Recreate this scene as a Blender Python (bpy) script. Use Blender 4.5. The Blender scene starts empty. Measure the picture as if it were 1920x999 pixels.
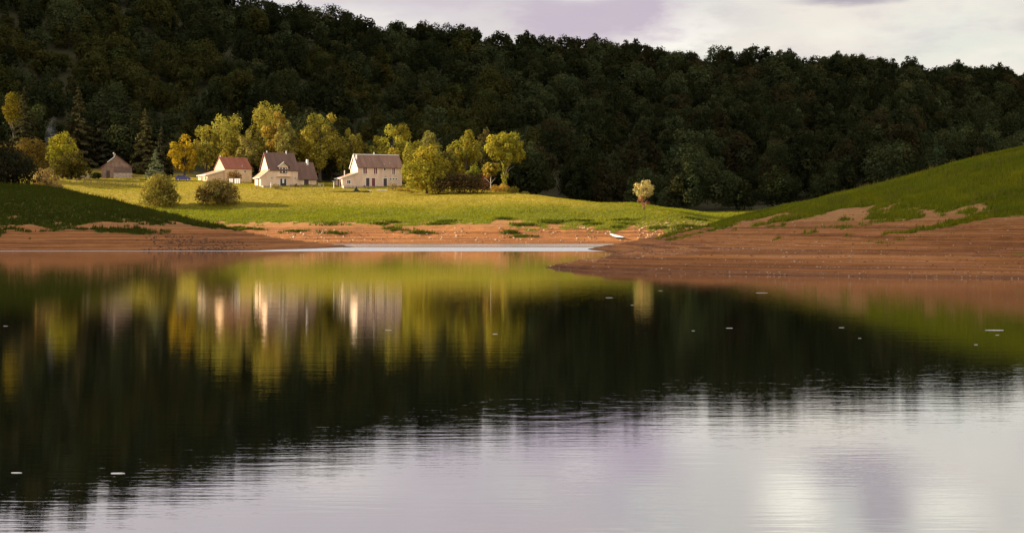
import bpy, bmesh, math, random
import numpy as np
from mathutils import Vector, Matrix
random.seed(5)
RNG = np.random.default_rng(11)
R = math.radians
sc = bpy.context.scene
C = sc.collection
F, CX, HY, EYE = 2560.0, 960.0, 430.0, 3.0       # focal length in photo pixels, centre column, horizon row, eye height (m)

# ------------------------------------------------------------------ camera
cd = bpy.data.cameras.new('camera')
cam = bpy.data.objects.new('camera', cd); C.objects.link(cam)
cam.location = (0, 0, EYE); cam.rotation_euler = (R(90), 0, 0)
cd.sensor_width = 36; cd.lens = 36 * F / 1920
cd.shift_y = -(499.5 - HY) / 1920
cd.clip_start = 0.5; cd.clip_end = 6000
sc.camera = cam

# ------------------------------------------------------------------ sun and sky
SUN_EL, SUN_BACK = R(21), R(10)                   # low, from the left and a touch behind the houses
S = Vector((-math.cos(SUN_BACK) * math.cos(SUN_EL), math.sin(SUN_BACK) * math.cos(SUN_EL), math.sin(SUN_EL)))
sl = bpy.data.lights.new('sun', 'SUN'); sl.energy = 5.0; sl.angle = R(0.5); sl.color = (1.0, 0.84, 0.60)
so = bpy.data.objects.new('sun', sl); C.objects.link(so)
so.rotation_euler = S.to_track_quat('Z', 'Y').to_euler()
sc.view_settings.view_transform = 'Standard'
sc.view_settings.look = 'None'
sc.view_settings.gamma = 1
sc.view_settings.use_curve_mapping = False
sc.view_settings.exposure = 1.4

class NT:
    """small helper to write node trees"""
    def __init__(s, tree): s.t = tree; s.n = tree.nodes; s.l = tree.links
    def add(s, typ, **kw):
        n = s.n.new(typ)
        for k, v in kw.items():
            if k.startswith('i_'): s.put(n.inputs[int(k[2:]) if k[2:].isdigit() else k[2:].replace('_', ' ')], v)
            else: setattr(n, k, v)
        return n
    def put(s, sock, v):
        if isinstance(v, bpy.types.NodeSocket): s.l.new(v, sock)
        elif isinstance(v, bpy.types.Node): s.l.new(v.outputs[0], sock)
        else:
            if isinstance(v, (tuple, list)) and len(v) == 3 and sock.type == 'RGBA': v = (*v, 1)
            sock.default_value = v
    def m(s, op, a, b=0.0, c=None, clamp=False):
        n = s.n.new('ShaderNodeMath'); n.operation = op; n.use_clamp = clamp
        s.put(n.inputs[0], a); s.put(n.inputs[1], b)
        if c is not None: s.put(n.inputs[2], c)
        return n.outputs[0]
    def mix(s, f, a, b, blend='MIX'):
        n = s.n.new('ShaderNodeMix'); n.data_type = 'RGBA'; n.blend_type = blend
        s.put(n.inputs[0], f); s.put(n.inputs[6], a); s.put(n.inputs[7], b)
        return n.outputs[2]
    def noise(s, vec, scale, detail=4, rough=0.55, out=0):
        n = s.n.new('ShaderNodeTexNoise'); s.put(n.inputs['Vector'], vec)
        n.inputs['Scale'].default_value = scale; n.inputs['Detail'].default_value = detail; n.inputs['Roughness'].default_value = rough
        return n.outputs[out]
    def step(s, v, a, b):
        n = s.n.new('ShaderNodeMapRange'); n.interpolation_type = 'SMOOTHSTEP'
        s.put(n.inputs[0], v); s.put(n.inputs[1], a); s.put(n.inputs[2], b)
        return n.outputs[0]
    def xyz(s, x, y, z=0.0):
        n = s.n.new('ShaderNodeCombineXYZ'); s.put(n.inputs[0], x); s.put(n.inputs[1], y); s.put(n.inputs[2], z); return n.outputs[0]
    def sep(s, v):
        n = s.n.new('ShaderNodeSeparateXYZ'); s.put(n.inputs[0], v); return n.outputs

w = bpy.data.worlds.new('World'); sc.world = w; w.use_nodes = True
w.node_tree.nodes.clear()
k = NT(w.node_tree)
sky = k.add('ShaderNodeTexSky', sky_type='NISHITA'); sky.sun_disc = False
sky.sun_elevation = SUN_EL; sky.sun_rotation = math.atan2(S.x, S.y)
tc = k.add('ShaderNodeTexCoord')
dx, dy, dz = k.sep(tc.outputs['Generated'])
az = k.m('ARCTAN2', dx, dy)
cv = k.xyz(k.m('MULTIPLY', dx, 3.2), k.m('MULTIPLY', dy, 3.2), k.m('MULTIPLY', dz, 10.0))
n1 = k.noise(cv, 2.2, 7, 0.58)
n2 = k.noise(cv, 6.0, 6, 0.62)
def blob(a0, e0, wa, we, soft=0.5):
    """weight of a cloud at azimuth a0, elevation e0, with an edge broken by noise"""
    u = k.m('DIVIDE', k.m('SUBTRACT', az, a0), wa); v = k.m('DIVIDE', k.m('SUBTRACT', dz, e0), we)
    d = k.m('SQRT', k.m('ADD', k.m('MULTIPLY', u, u), k.m('MULTIPLY', v, v)))
    d = k.m('ADD', d, k.m('MULTIPLY', k.m('SUBTRACT', n2, 0.5), 1.5))
    return k.m('SUBTRACT', 1.0, k.step(d, 1.0 - soft, 1.0 + soft * 0.35))
SK = 3.8                                            # brings display-linear cloud colours to Nishita's units (background strength 0.1)
def skc(r, g, b): return (r * SK, g * SK, b * SK, 1)
clear = k.mix(0.72, k.mix(1.0, sky.outputs[0], (1.15, 1.0, 0.85, 1), 'MULTIPLY'), skc(0.74, 0.71, 0.62))
lav, cream, bright = skc(0.58, 0.50, 0.59), skc(0.86, 0.81, 0.73), skc(1.06, 1.02, 0.92)
col = k.mix(k.step(n1, 0.36, 0.60), clear, cream)
col = k.mix(k.m('MULTIPLY', k.step(az, 0.02, -0.06), 0.0), col, lav)
west = k.m('SUBTRACT', 1.0, k.step(az, -0.06, 0.04))
col = k.mix(k.m('MULTIPLY', west, 0.8), col, skc(0.68, 0.62, 0.67))
col = k.mix(blob(0.098, 0.142, 0.060, 0.024, 0.6), col, bright)
col = k.mix(k.m('MULTIPLY', blob(0.058, 0.158, 0.074, 0.032, 0.55), 1.0), col, lav)
col = k.mix(k.m('MULTIPLY', blob(-0.05, 0.172, 0.06, 0.012, 0.9), 0.6), col, lav)
col = k.mix(k.m('MULTIPLY', k.step(n2, 0.45, 0.72), 0.38), col, skc(0.62, 0.55, 0.60))
n3 = k.noise(cv, 1.3, 5, 0.55)
col = k.mix(k.m('MULTIPLY', k.step(n3, 0.47, 0.62), 0.30), col, skc(0.60, 0.55, 0.60))
col = k.mix(k.m('MULTIPLY', k.step(n3, 0.49, 0.36), 0.40), col, skc(1.04, 0.99, 0.87))
col = k.mix(k.m('MULTIPLY', blob(0.050, 0.170, 0.030, 0.008, 0.8), 0.55), col, bright)
col = k.mix(k.m('MULTIPLY', blob(0.245, 0.165, 0.048, 0.0090, 0.6), 1.0), col, skc(0.47, 0.42, 0.47))
col = k.mix(k.m('MULTIPLY', blob(0.370, 0.138, 0.022, 0.008, 0.8), 0.5), col, skc(0.58, 0.56, 0.57))
col = k.mix(blob(0.205, 0.192, 0.030, 0.026, 1.0), col, skc(1.22, 1.18, 1.03))
col = k.mix(blob(0.310, 0.190, 0.032, 0.020, 1.0), col, skc(1.08, 1.05, 0.93))
col = k.mix(k.m('MULTIPLY', blob(0.265, 0.195, 0.022, 0.030, 0.7), 0.8), col, skc(0.50, 0.45, 0.50))
col = k.mix(k.m('MULTIPLY', blob(0.03, 0.21, 0.10, 0.022, 0.7), 0.6), col, lav)
dim = k.m('MULTIPLY', k.m('ADD', 1.0, k.m('MULTIPLY', k.step(dz, 0.28, 0.7), 0.25)), k.m('ADD', 1.0, k.m('MULTIPLY', k.m('SUBTRACT', 1.0, k.step(dy, -0.5, 0.3)), 0.25)))
col = k.mix(1.0, col, k.xyz(dim, dim, dim), 'MULTIPLY')
bg = k.add('ShaderNodeBackground', i_0=col); bg.inputs[1].default_value = 0.1
k.l.new(bg.outputs[0], k.add('ShaderNodeOutputWorld').inputs[0])

# ------------------------------------------------------------------ numpy noise
def _hash(ix, iy, seed):
    h = (ix.astype(np.int64) * 374761393 + iy.astype(np.int64) * 668265263 + seed * 974634777) & 0xFFFFFFFF
    h = ((h ^ (h >> 13)) * 1274126177) & 0xFFFFFFFF
    return ((h ^ (h >> 16)) & 0xFFFF) / 65535.0
def vnoise(x, y, seed=0):
    ix, iy = np.floor(x), np.floor(y); fx, fy = x - ix, y - iy
    fx = fx * fx * (3 - 2 * fx); fy = fy * fy * (3 - 2 * fy)
    a, b = _hash(ix, iy, seed), _hash(ix + 1, iy, seed); c, d = _hash(ix, iy + 1, seed), _hash(ix + 1, iy + 1, seed)
    return (a + (b - a) * fx) * (1 - fy) + (c + (d - c) * fx) * fy
def fbm(x, y, seed=0, octv=4):
    t, a, s = 0, 0.5, 0
    for i in range(octv):
        t = t + a * vnoise(x * 2 ** i, y * 2 ** i, seed + i * 7); s += a; a *= 0.5
    return t / s
def sstep(v, a, b):
    t = np.clip((v - a) / (b - a), 0, 1); return t * t * (3 - 2 * t)

# ------------------------------------------------------------------ terrain heights
def wx(px, Y): return (px - CX) / F * Y
def wz(py, Y): return EYE + (HY - py) / F * Y
class TPS:
    def __init__(s, pts, smooth=1e-4):
        p = np.array(pts, float); s.sc = 100.0
        s.P = p[:, :2] / s.sc; n = len(p)
        K = s.U(np.linalg.norm(s.P[:, None] - s.P[None], axis=2)) + smooth * np.eye(n)
        A = np.zeros((n + 3, n + 3)); A[:n, :n] = K; A[:n, n] = 1; A[:n, n + 1:] = s.P; A[n:, :n] = A[:n, n:].T
        s.w = np.linalg.solve(A, np.concatenate([p[:, 2], np.zeros(3)]))
    @staticmethod
    def U(r): return r * r * np.log(r + 1e-9)
    def __call__(s, X, Y):
        sh = X.shape; q = np.stack([X.ravel(), Y.ravel()], 1) / s.sc; out = np.empty(len(q)); n = len(s.P)
        for i in range(0, len(q), 20000):
            b = q[i:i + 20000]
            r = np.sqrt(((b[:, None] - s.P[None]) ** 2).sum(2))
            out[i:i + 20000] = s.U(r) @ s.w[:n] + s.w[n] + b @ s.w[n + 1:]
        return out.reshape(sh)
def P(px, Y, z=None, py=None): return (wx(px, Y), Y, wz(py, Y) if z is None else z)

far_pts = []
for px in (-500, 0, 300, 500, 700, 900, 1100, 1300, 1500, 1900, 2300):
    far_pts += [P(px, 240, -3.0), P(px, 268, -1.4), P(px, 284, -0.05)]
for px in (-500, 0, 300, 600):
    far_pts += [P(px, 300, 4.2), P(px, 318, 6.7), P(px, 335, 9.3), P(px, 350, 11.8)]
far_pts += [P(0, 365, py=338), P(130, 365, 14.6), P(185, 400, py=335), P(245, 400, py=334), P(300, 390, py=337), P(420, 385, py=341), P(0, 400, 18.5),
            P(500, 365, py=348.6), P(600, 365, py=348.8), P(671, 365, py=349.2), P(760, 366, py=351), P(500, 385, 15.8), P(650, 385, 15.6), P(-500, 365, 16), P(-500, 420, 26),
            P(800, 300, 4.2), P(800, 318, 7.0), P(800, 338, 10.6), P(800, 350, py=366), P(800, 385, 15.2),
            P(900, 298, 4.2), P(900, 312, 6.6), P(900, 330, 9.5), P(900, 347, py=364.5), P(900, 370, 13.6),
            P(980, 340, py=366), P(980, 312, 7.2), P(980, 370, 12.5),
            P(1050, 297, 3.6), P(1050, 308, 6.4), P(1050, 328, py=372.5), P(1050, 360, 10.0),
            P(1130, 296, 3.6), P(1130, 306, 5.7), P(1130, 318, py=384), P(1130, 350, 8.3),
            P(1200, 293, 2.9), P(1200, 300, 4.7), P(1200, 310, py=391), P(1200, 340, 6.8), P(1200, 400, 8.2),
            P(1270, 291, 2.7), P(1270, 304, py=401), P(1270, 340, 6.2), P(1340, 290, 2.6), P(1340, 302, py=414), P(1340, 340, 5.6), P(1340, 400, 8.3),
            P(1500, 300, 4.0), P(1500, 350, 6.5), P(1900, 300, 4.0), P(1900, 350, 7), P(2300, 320, 6)]
for px, z in ((-500, 32), (0, 25), (300, 22.5), (600, 20), (900, 16), (1150, 11), (1400, 11.5), (1650, 13), (1920, 15), (2300, 18)):
    far_pts.append(P(px, 432, z))
SKYL = [(-500, 660, -130), (0, 690, -115), (300, 710, -50), (450, 730, 0), (560, 750, 14), (700, 780, 38), (840, 800, 60), (960, 830, 66), (1100, 860, 84), (1240, 900, 98),
        (1380, 940, 100), (1500, 980, 110), (1700, 1040, 126), (1920, 1100, 145), (2300, 1150, 163)]
for px, Y, py in SKYL:
    z = wz(py, Y) - 14.5
    far_pts += [P(px, Y, z), P(px, Y + 130, z + 2)]
    zb = np.interp(px, [-500, 0, 300, 600, 900, 1150, 1400, 1650, 1920, 2300], [32, 25, 22.5, 20, 16, 11, 11.5, 13, 15, 18])
    far_pts.append(P(px, 432 + (Y - 432) * 0.5, zb + (z - zb) * 0.5))
far_pts += [P(-1500, 420, 30), P(-1200, 700, 110), P(-1500, 284, 2), P(3000, 420, 20), P(3000, 1000, 120), P(3000, 284, 2)]
FAR = TPS(far_pts)

right_pts = [P(1020, 107, 0), P(1060, 101, 0), P(1200, 94.5, 0), P(1350, 91, 0), P(1500, 88.3, 0), P(1700, 85.2, 0), P(1920, 82.6, 0), P(2300, 79, 0),
             P(1000, 92, -1), P(1200, 82, -1), P(1500, 75, -1.1), P(1920, 69, -1.2), P(2300, 65, -1.2), P(940, 107, -1.0), P(1000, 138, -1.0), P(1060, 180, -1.3), P(1080, 245, -1.6), P(900, 180, -2.2),
             P(1100, 136, 0), P(1150, 180, 0), P(1188, 238, 0), P(1190, 275, -0.2),
             P(1250, 222, py=441), P(1300, 210, py=430), P(1340, 202, py=420.5), P(1400, 192, py=405.5), P(1500, 182, py=385.5), P(1600, 174, py=360.5), P(1700, 168, py=336), P(1800, 163, py=311),
             P(1920, 158, py=286), P(2100, 152, py=246), P(2400, 145, 19.5),
             P(1700, 110, 2.0), P(1920, 108, 3.0), P(2300, 105, 5.2), P(1500, 112, 1.45), P(1920, 130, 6.6), P(1700, 135, 4.5), P(1500, 140, 3.2), P(1300, 140, 1.35),
             P(1300, 285, 2.6), P(1400, 262, 3.6), P(1600, 240, 5.6), P(1920, 232, 9.0), P(2300, 225, 12), P(1500, 320, 3), P(2000, 320, 4)]
RIGHT = TPS(right_pts)
left_pts = [P(-400, 190, 0), P(0, 190, 0), P(200, 190, 0), P(400, 190.5, 0), P(480, 193, 0), P(560, 208, 0), P(620, 222, 0), P(665, 236, 0),
            P(-400, 176, -1), P(0, 176, -1), P(300, 176, -1), P(480, 178, -1.0), P(600, 200, -1.1), P(700, 225, -1.2), P(760, 262, -1.6),
            P(-400, 236, 13.0), P(0, 235, py=351), P(60, 235, py=355), P(120, 235, py=362.5), P(200, 235, py=377.5), P(300, 232, py=405.5), P(400, 230, py=425), P(440, 229, py=432), P(500, 229, py=443), P(560, 230, py=451), P(620, 232, py=458),
            P(0, 212, 5.0), P(200, 212, 4.0), P(350, 212, 2.4), P(-400, 280, 12.6), P(0, 280, 9.2), P(200, 275, 7.0), P(300, 268, 4.6), P(400, 262, 2.6), P(500, 256, 0.9), P(580, 252, -0.3), P(660, 256, -0.9),
            P(0, 310, 6), P(300, 300, 2), P(600, 290, -2)]
LEFT = TPS(left_pts)

def terrace(z, X, Y, amt):
    """old water levels: small steps in the bare bank"""
    s = 0.27
    zz = z / s + (fbm(X * 0.05, Y * 0.05, 31, 3) - 0.5) * 1.4
    f = zz - np.floor(zz)
    g = sstep(f, 0.40, 0.55 + 0.35 * vnoise(X * 0.02, np.floor(zz) * 3.1, 77))
    return z + (g - f) * s * amt * (0.85 + 0.6 * vnoise(X * 0.03 + 9, np.floor(zz) * 1.7, 78))
def soil_line(X, Y):
    """height where grass takes over from bare earth"""
    base = np.where((Y < 215) & (X > 0), 3.6, 4.1) + np.where(Y < 215, 0.030 * np.clip(X - 20, -10, 80), 0.0)
    base = base - 1.0 * sstep(X, -2, 18) * (Y > 260) - 0.6 * ((X < -20) & (Y < 250))
    return base
def grass_mask(X, Y, z):
    pat = fbm(X * 0.10, Y * 0.16, 3, 4) - 0.5
    fine = fbm(X * 0.6, Y * 0.5, 19, 3) - 0.5
    wide = np.where((Y < 215) & (X > 0), 7.0, np.where(Y < 258, 5.0, 3.0))
    return sstep(z - soil_line(X, Y) + pat * wide + fine * 3.2, -0.3, 0.5)
def height(X, Y):
    X, Y = np.asarray(X, float), np.asarray(Y, float)
    zf = np.clip(FAR(X, Y), -3, 190)
    zr = np.where((X > -25) & (Y < 330), RIGHT(X, Y), -3.0)
    zl = np.where((X < -10) & (Y < 320), LEFT(X, Y), -3.0)
    z = np.maximum(np.maximum(zf, zr), np.maximum(zl, -3.0))
    z = np.where((Y < 62), -3.0, z)
    land = sstep(z, 0.05, 2.0)
    z = z + land * (fbm(X * 0.07, Y * 0.09, 5, 4) - 0.5) * np.where(Y < 430, np.where((Y > 284) & (Y < 350), 1.3, 0.8), 3.0)
    z = z + land * (fbm(X * 0.4, Y * 0.4, 15, 3) - 0.5) * 0.16 + land * (fbm(X * 0.22, Y * 0.22, 25, 3) - 0.5) * np.where(Y < 262, 0.55, 0.2)
    bare = 1 - sstep(z - soil_line(X, Y), -0.6, 0.8)
    z = np.where(z > 0.02, terrace(z, X, Y, bare * sstep(z, 0.02, 0.25)), z)
    return z
def hz(x, y): return float(height(np.array([x]), np.array([y]))[0])

# ------------------------------------------------------------------ mesh helpers
def tag(o, label=None, cat=None, group=None, kind=None):
    if label: o['label'] = label
    if cat: o['category'] = cat
    if group: o['group'] = group
    if kind: o['kind'] = kind
    return o
def empty(name, loc, rz=0.0):
    o = bpy.data.objects.new(name, None); C.objects.link(o); o.location = loc; o.rotation_euler = (0, 0, rz); o.empty_display_size = 0.5
    return o
def np_mesh(name, V, Q, col=None, mat=None, smooth=False):
    """mesh from numpy arrays; Q is (m,3) or (m,4)"""
    me = bpy.data.meshes.new(name); V = np.ascontiguousarray(V, np.float32); Q = np.ascontiguousarray(Q, np.int32); m, kk = Q.shape
    me.vertices.add(len(V)); me.vertices.foreach_set('co', V.ravel())
    me.loops.add(m * kk); me.loops.foreach_set('vertex_index', Q.ravel())
    me.polygons.add(m); me.polygons.foreach_set('loop_start', np.arange(m, dtype=np.int32) * kk)
    if smooth: me.polygons.foreach_set('use_smooth', np.ones(m, bool))
    me.update(calc_edges=True)
    if col is not None:
        a = me.attributes.new('tint', 'FLOAT_COLOR', 'POINT')
        c4 = np.ones((len(V), 4), np.float32); c4[:, :col.shape[1]] = col; a.data.foreach_set('color', c4.ravel())
    if mat: me.materials.append(mat)
    return me
def link(name, me, parent=None):
    o = bpy.data.objects.new(name, me); C.objects.link(o); o.parent = parent
    return o
class MB:
    """collects boxes, prisms and tubes into one mesh"""
    def __init__(s): s.v = []; s.f = []
    def add(s, V, Fs):
        b = len(s.v); s.v += [tuple(p) for p in V]; s.f += [tuple(i + b for i in q) for q in Fs]; return s
    def box(s, x0, x1, y0, y1, z0, z1):
        V = [(x, y, z) for z in (z0, z1) for y in (y0, y1) for x in (x0, x1)]
        return s.add(V, [(0, 2, 3, 1), (4, 5, 7, 6), (0, 1, 5, 4), (2, 6, 7, 3), (0, 4, 6, 2), (1, 3, 7, 5)])
    def prism(s, prof, a0, a1, axis):
        """closed 2D outline pushed along axis: axis 'x' -> prof is (y,z); axis 'y' -> prof is (x,z); axis 'z' -> (x,y)"""
        n = len(prof)
        f = {'x': lambda p, a: (a, p[0], p[1]), 'y': lambda p, a: (p[0], a, p[1]), 'z': lambda p, a: (p[0], p[1], a)}[axis]
        V = [f(p, a0) for p in prof] + [f(p, a1) for p in prof]
        Fs = [tuple(range(n))[::-1], tuple(range(n, 2 * n))] + [(i, (i + 1) % n, n + (i + 1) % n, n + i) for i in range(n)]
        return s.add(V, Fs)
    def tube(s, pts, rad, n=7):
        pts = [Vector(p) for p in pts]; V = []; Fs = []
        for i, p in enumerate(pts):
            d = (pts[min(i + 1, len(pts) - 1)] - pts[max(i - 1, 0)]).normalized()
            a = d.orthogonal().normalized() if abs(d.z) < 0.99 else Vector((1, 0, 0)); a = (a - d * a.dot(d)).normalized(); b = d.cross(a)
            for j in range(n):
                t = 2 * math.pi * j / n; V.append(p + (a * math.cos(t) + b * math.sin(t)) * rad[i])
        for i in range(len(pts) - 1):
            for j in range(n): Fs.append((i * n + j, i * n + (j + 1) % n, (i + 1) * n + (j + 1) % n, (i + 1) * n + j))
        Fs += [tuple(range(n))[::-1], tuple(range((len(pts) - 1) * n, len(pts) * n))]
        return s.add(V, Fs)
    def build(s, name, mat, parent=None, bevel=0.0, smooth=False):
        me = bpy.data.meshes.new(name); me.from_pydata(s.v, [], s.f)
        bm = bmesh.new(); bm.from_mesh(me); bmesh.ops.recalc_face_normals(bm, faces=bm.faces)
        if bevel: bmesh.ops.bevel(bm, geom=bm.edges[:], offset=bevel, segments=1, affect='EDGES', clamp_overlap=True)
        bm.to_mesh(me); bm.free()
        if smooth: me.polygons.foreach_set('use_smooth', np.ones(len(me.polygons), bool))
        me.materials.append(mat)
        return link(name, me, parent)

# ------------------------------------------------------------------ materials
def newmat(name):
    m = bpy.data.materials.new(name); m.use_nodes = True; m.node_tree.nodes.clear()
    k = NT(m.node_tree); return m, k
def finish(k, shader):
    k.l.new(shader, k.add('ShaderNodeOutputMaterial').inputs[0])
def plain(name, c, rough=0.8, var=0.18, scale=3.0, bump=0.0, metal=0.0, streak=False):
    m, k = newmat(name)
    t = k.add('ShaderNodeTexCoord')
    vec = t.outputs['Object']
    if streak:
        x, y, z = k.sep(vec); vec = k.xyz(k.m('MULTIPLY', x, 1.0), k.m('MULTIPLY', y, 1.0), k.m('MULTIPLY', z, 0.25))
    n = k.noise(vec, scale, 6, 0.65)
    lo = tuple(v * (1 - var) for v in c); hi = tuple(min(1, v * (1 + var)) for v in c)
    b = k.add('ShaderNodeBsdfPrincipled', i_Base_Color=k.mix(k.step(n, 0.3, 0.7), lo, hi)); b.inputs['Roughness'].default_value = rough; b.inputs['Metallic'].default_value = metal
    if bump:
        bp = k.add('ShaderNodeBump', i_Height=k.noise(vec, scale * 6, 4, 0.6)); bp.inputs['Strength'].default_value = bump; bp.inputs['Distance'].default_value = 0.03
        k.l.new(bp.outputs[0], b.inputs['Normal'])
    finish(k, b.outputs[0]); return m
def roofmat(name, c1, c2, axis_len=0.33):
    m, k = newmat(name); t = k.add('ShaderNodeTexCoord'); x, y, z = k.sep(t.outputs['Object'])
    big = k.noise(k.xyz(k.m('MULTIPLY', x, 1.2), k.m('MULTIPLY', z, 0.25)), 0.9, 5, 0.6)
    tile = k.noise(k.xyz(k.m('FLOOR', k.m('MULTIPLY', x, 4.0)), k.m('FLOOR', k.m('MULTIPLY', z, 4.5))), 3.7, 1, 0.5)
    c = k.mix(k.m('ADD', k.m('MULTIPLY', k.step(big, 0.32, 0.68), 0.6), k.m('MULTIPLY', tile, 0.4)), c1, c2)
    h = k.m('ADD', k.m('FRACT', k.m('MULTIPLY', z, 4.5)), k.m('MULTIPLY', k.m('SINE', k.m('MULTIPLY', x, 25.0)), 0.4))
    bp = k.add('ShaderNodeBump', i_Height=h); bp.inputs['Strength'].default_value = 0.6; bp.inputs['Distance'].default_value = 0.04
    b = k.add('ShaderNodeBsdfPrincipled', i_Base_Color=c, i_Normal=bp.outputs[0]); b.inputs['Roughness'].default_value = 0.75
    finish(k, b.outputs[0]); return m
M = {
    'plaster': plain('plaster', (0.70, 0.52, 0.375), 0.9, 0.16, 0.6, 0.4, 0.0, True),
    'cream_plaster': plain('cream_plaster', (0.70, 0.52, 0.36), 0.9, 0.16, 0.6, 0.4, 0.0, True),
    'ochre_plaster': plain('ochre_plaster', (0.68, 0.48, 0.28), 0.9, 0.14, 0.8, 0.3),
    'barn_wall': plain('barn_wall', (0.25, 0.165, 0.125), 0.95, 0.32, 1.3, 0.8),
    'barn_band': plain('barn_band', (0.17, 0.11, 0.095), 0.95, 0.25, 1.3, 0.6),
    'stone': plain('stone', (0.42, 0.33, 0.26), 0.95, 0.35, 2.2, 1.0),
    'white': plain('white_paint', (0.80, 0.78, 0.72), 0.6, 0.05),
    'sheet': plain('white_cotton', (0.82, 0.82, 0.80), 0.9, 0.04),
    'red_wood': plain('red_wood', (0.17, 0.035, 0.03), 0.6, 0.15, 4.0),
    'dark_wood': plain('dark_wood', (0.06, 0.04, 0.032), 0.7, 0.3, 4.0),
    'post_wood': plain('post_wood', (0.22, 0.15, 0.09), 0.9, 0.3, 5.0),
    'wire': plain('wire', (0.18, 0.17, 0.16), 0.5, 0.1, 3.0, 0.0, 0.7),
    'steel': plain('pale_steel', (0.72, 0.72, 0.70), 0.35, 0.06, 3.0, 0.0, 0.4),
    'roof_brown': roofmat('roof_brown', (0.14, 0.072, 0.048), (0.28, 0.152, 0.098)),
    'roof_dark': roofmat('roof_dark', (0.095, 0.048, 0.034), (0.165, 0.088, 0.060)),
    'roof_red': roofmat('roof_red', (0.21, 0.060, 0.032), (0.36, 0.115, 0.058)),
    'roof_orange': roofmat('roof_orange', (0.34, 0.16, 0.08), (0.50, 0.26, 0.14)),
    'bark': plain('bark', (0.085, 0.065, 0.05), 0.95, 0.4, 3.0, 1.0, 0, True),
    'pale_bark': plain('pale_bark', (0.55, 0.50, 0.42), 0.9, 0.3, 3.0, 0.4, 0, True),
    'car_paint': plain('car_paint', (0.07, 0.06, 0.26), 0.3, 0.05),
    'rubber': plain('rubber', (0.02, 0.02, 0.02), 0.8, 0.1),
    'boat_paint': plain('boat_paint', (0.78, 0.80, 0.76), 0.45, 0.08, 2.0),
    'boat_dark': plain('boat_dark', (0.05, 0.06, 0.06), 0.6, 0.2),
    'net': plain('dark_net', (0.035, 0.04, 0.025), 0.95, 0.4, 4.0, 0.8),
}
def glassmat():
    m, k = newmat('window_glass')
    b = k.add('ShaderNodeBsdfPrincipled', i_Base_Color=(0.015, 0.017, 0.02)); b.inputs['Roughness'].default_value = 0.08
    finish(k, b.outputs[0]); return m
M['glass'] = glassmat()

def leafmat(name, trans=0.27):
    """leaf colour = the object's own colour times a per-clump variation"""
    m, k = newmat(name)
    oi = k.add('ShaderNodeObjectInfo'); at = k.add('ShaderNodeAttribute', attribute_name='tint')
    c = k.mix(1.0, oi.outputs['Color'], at.outputs['Color'], 'MULTIPLY')
    d = k.add('ShaderNodeBsdfDiffuse', i_Color=c)
    tr = k.add('ShaderNodeBsdfTranslucent', i_Color=k.mix(1.0, c, (1.25, 1.2, 0.7, 1), 'MULTIPLY'))
    mx = k.add('ShaderNodeMixShader', i_0=trans); k.l.new(d.outputs[0], mx.inputs[1]); k.l.new(tr.outputs[0], mx.inputs[2])
    finish(k, mx.outputs[0]); return m
M['leaf'] = leafmat('leaf')
M['needle'] = leafmat('needle', 0.12)
M['blade'] = leafmat('grass_blade', 0.35)

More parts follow.
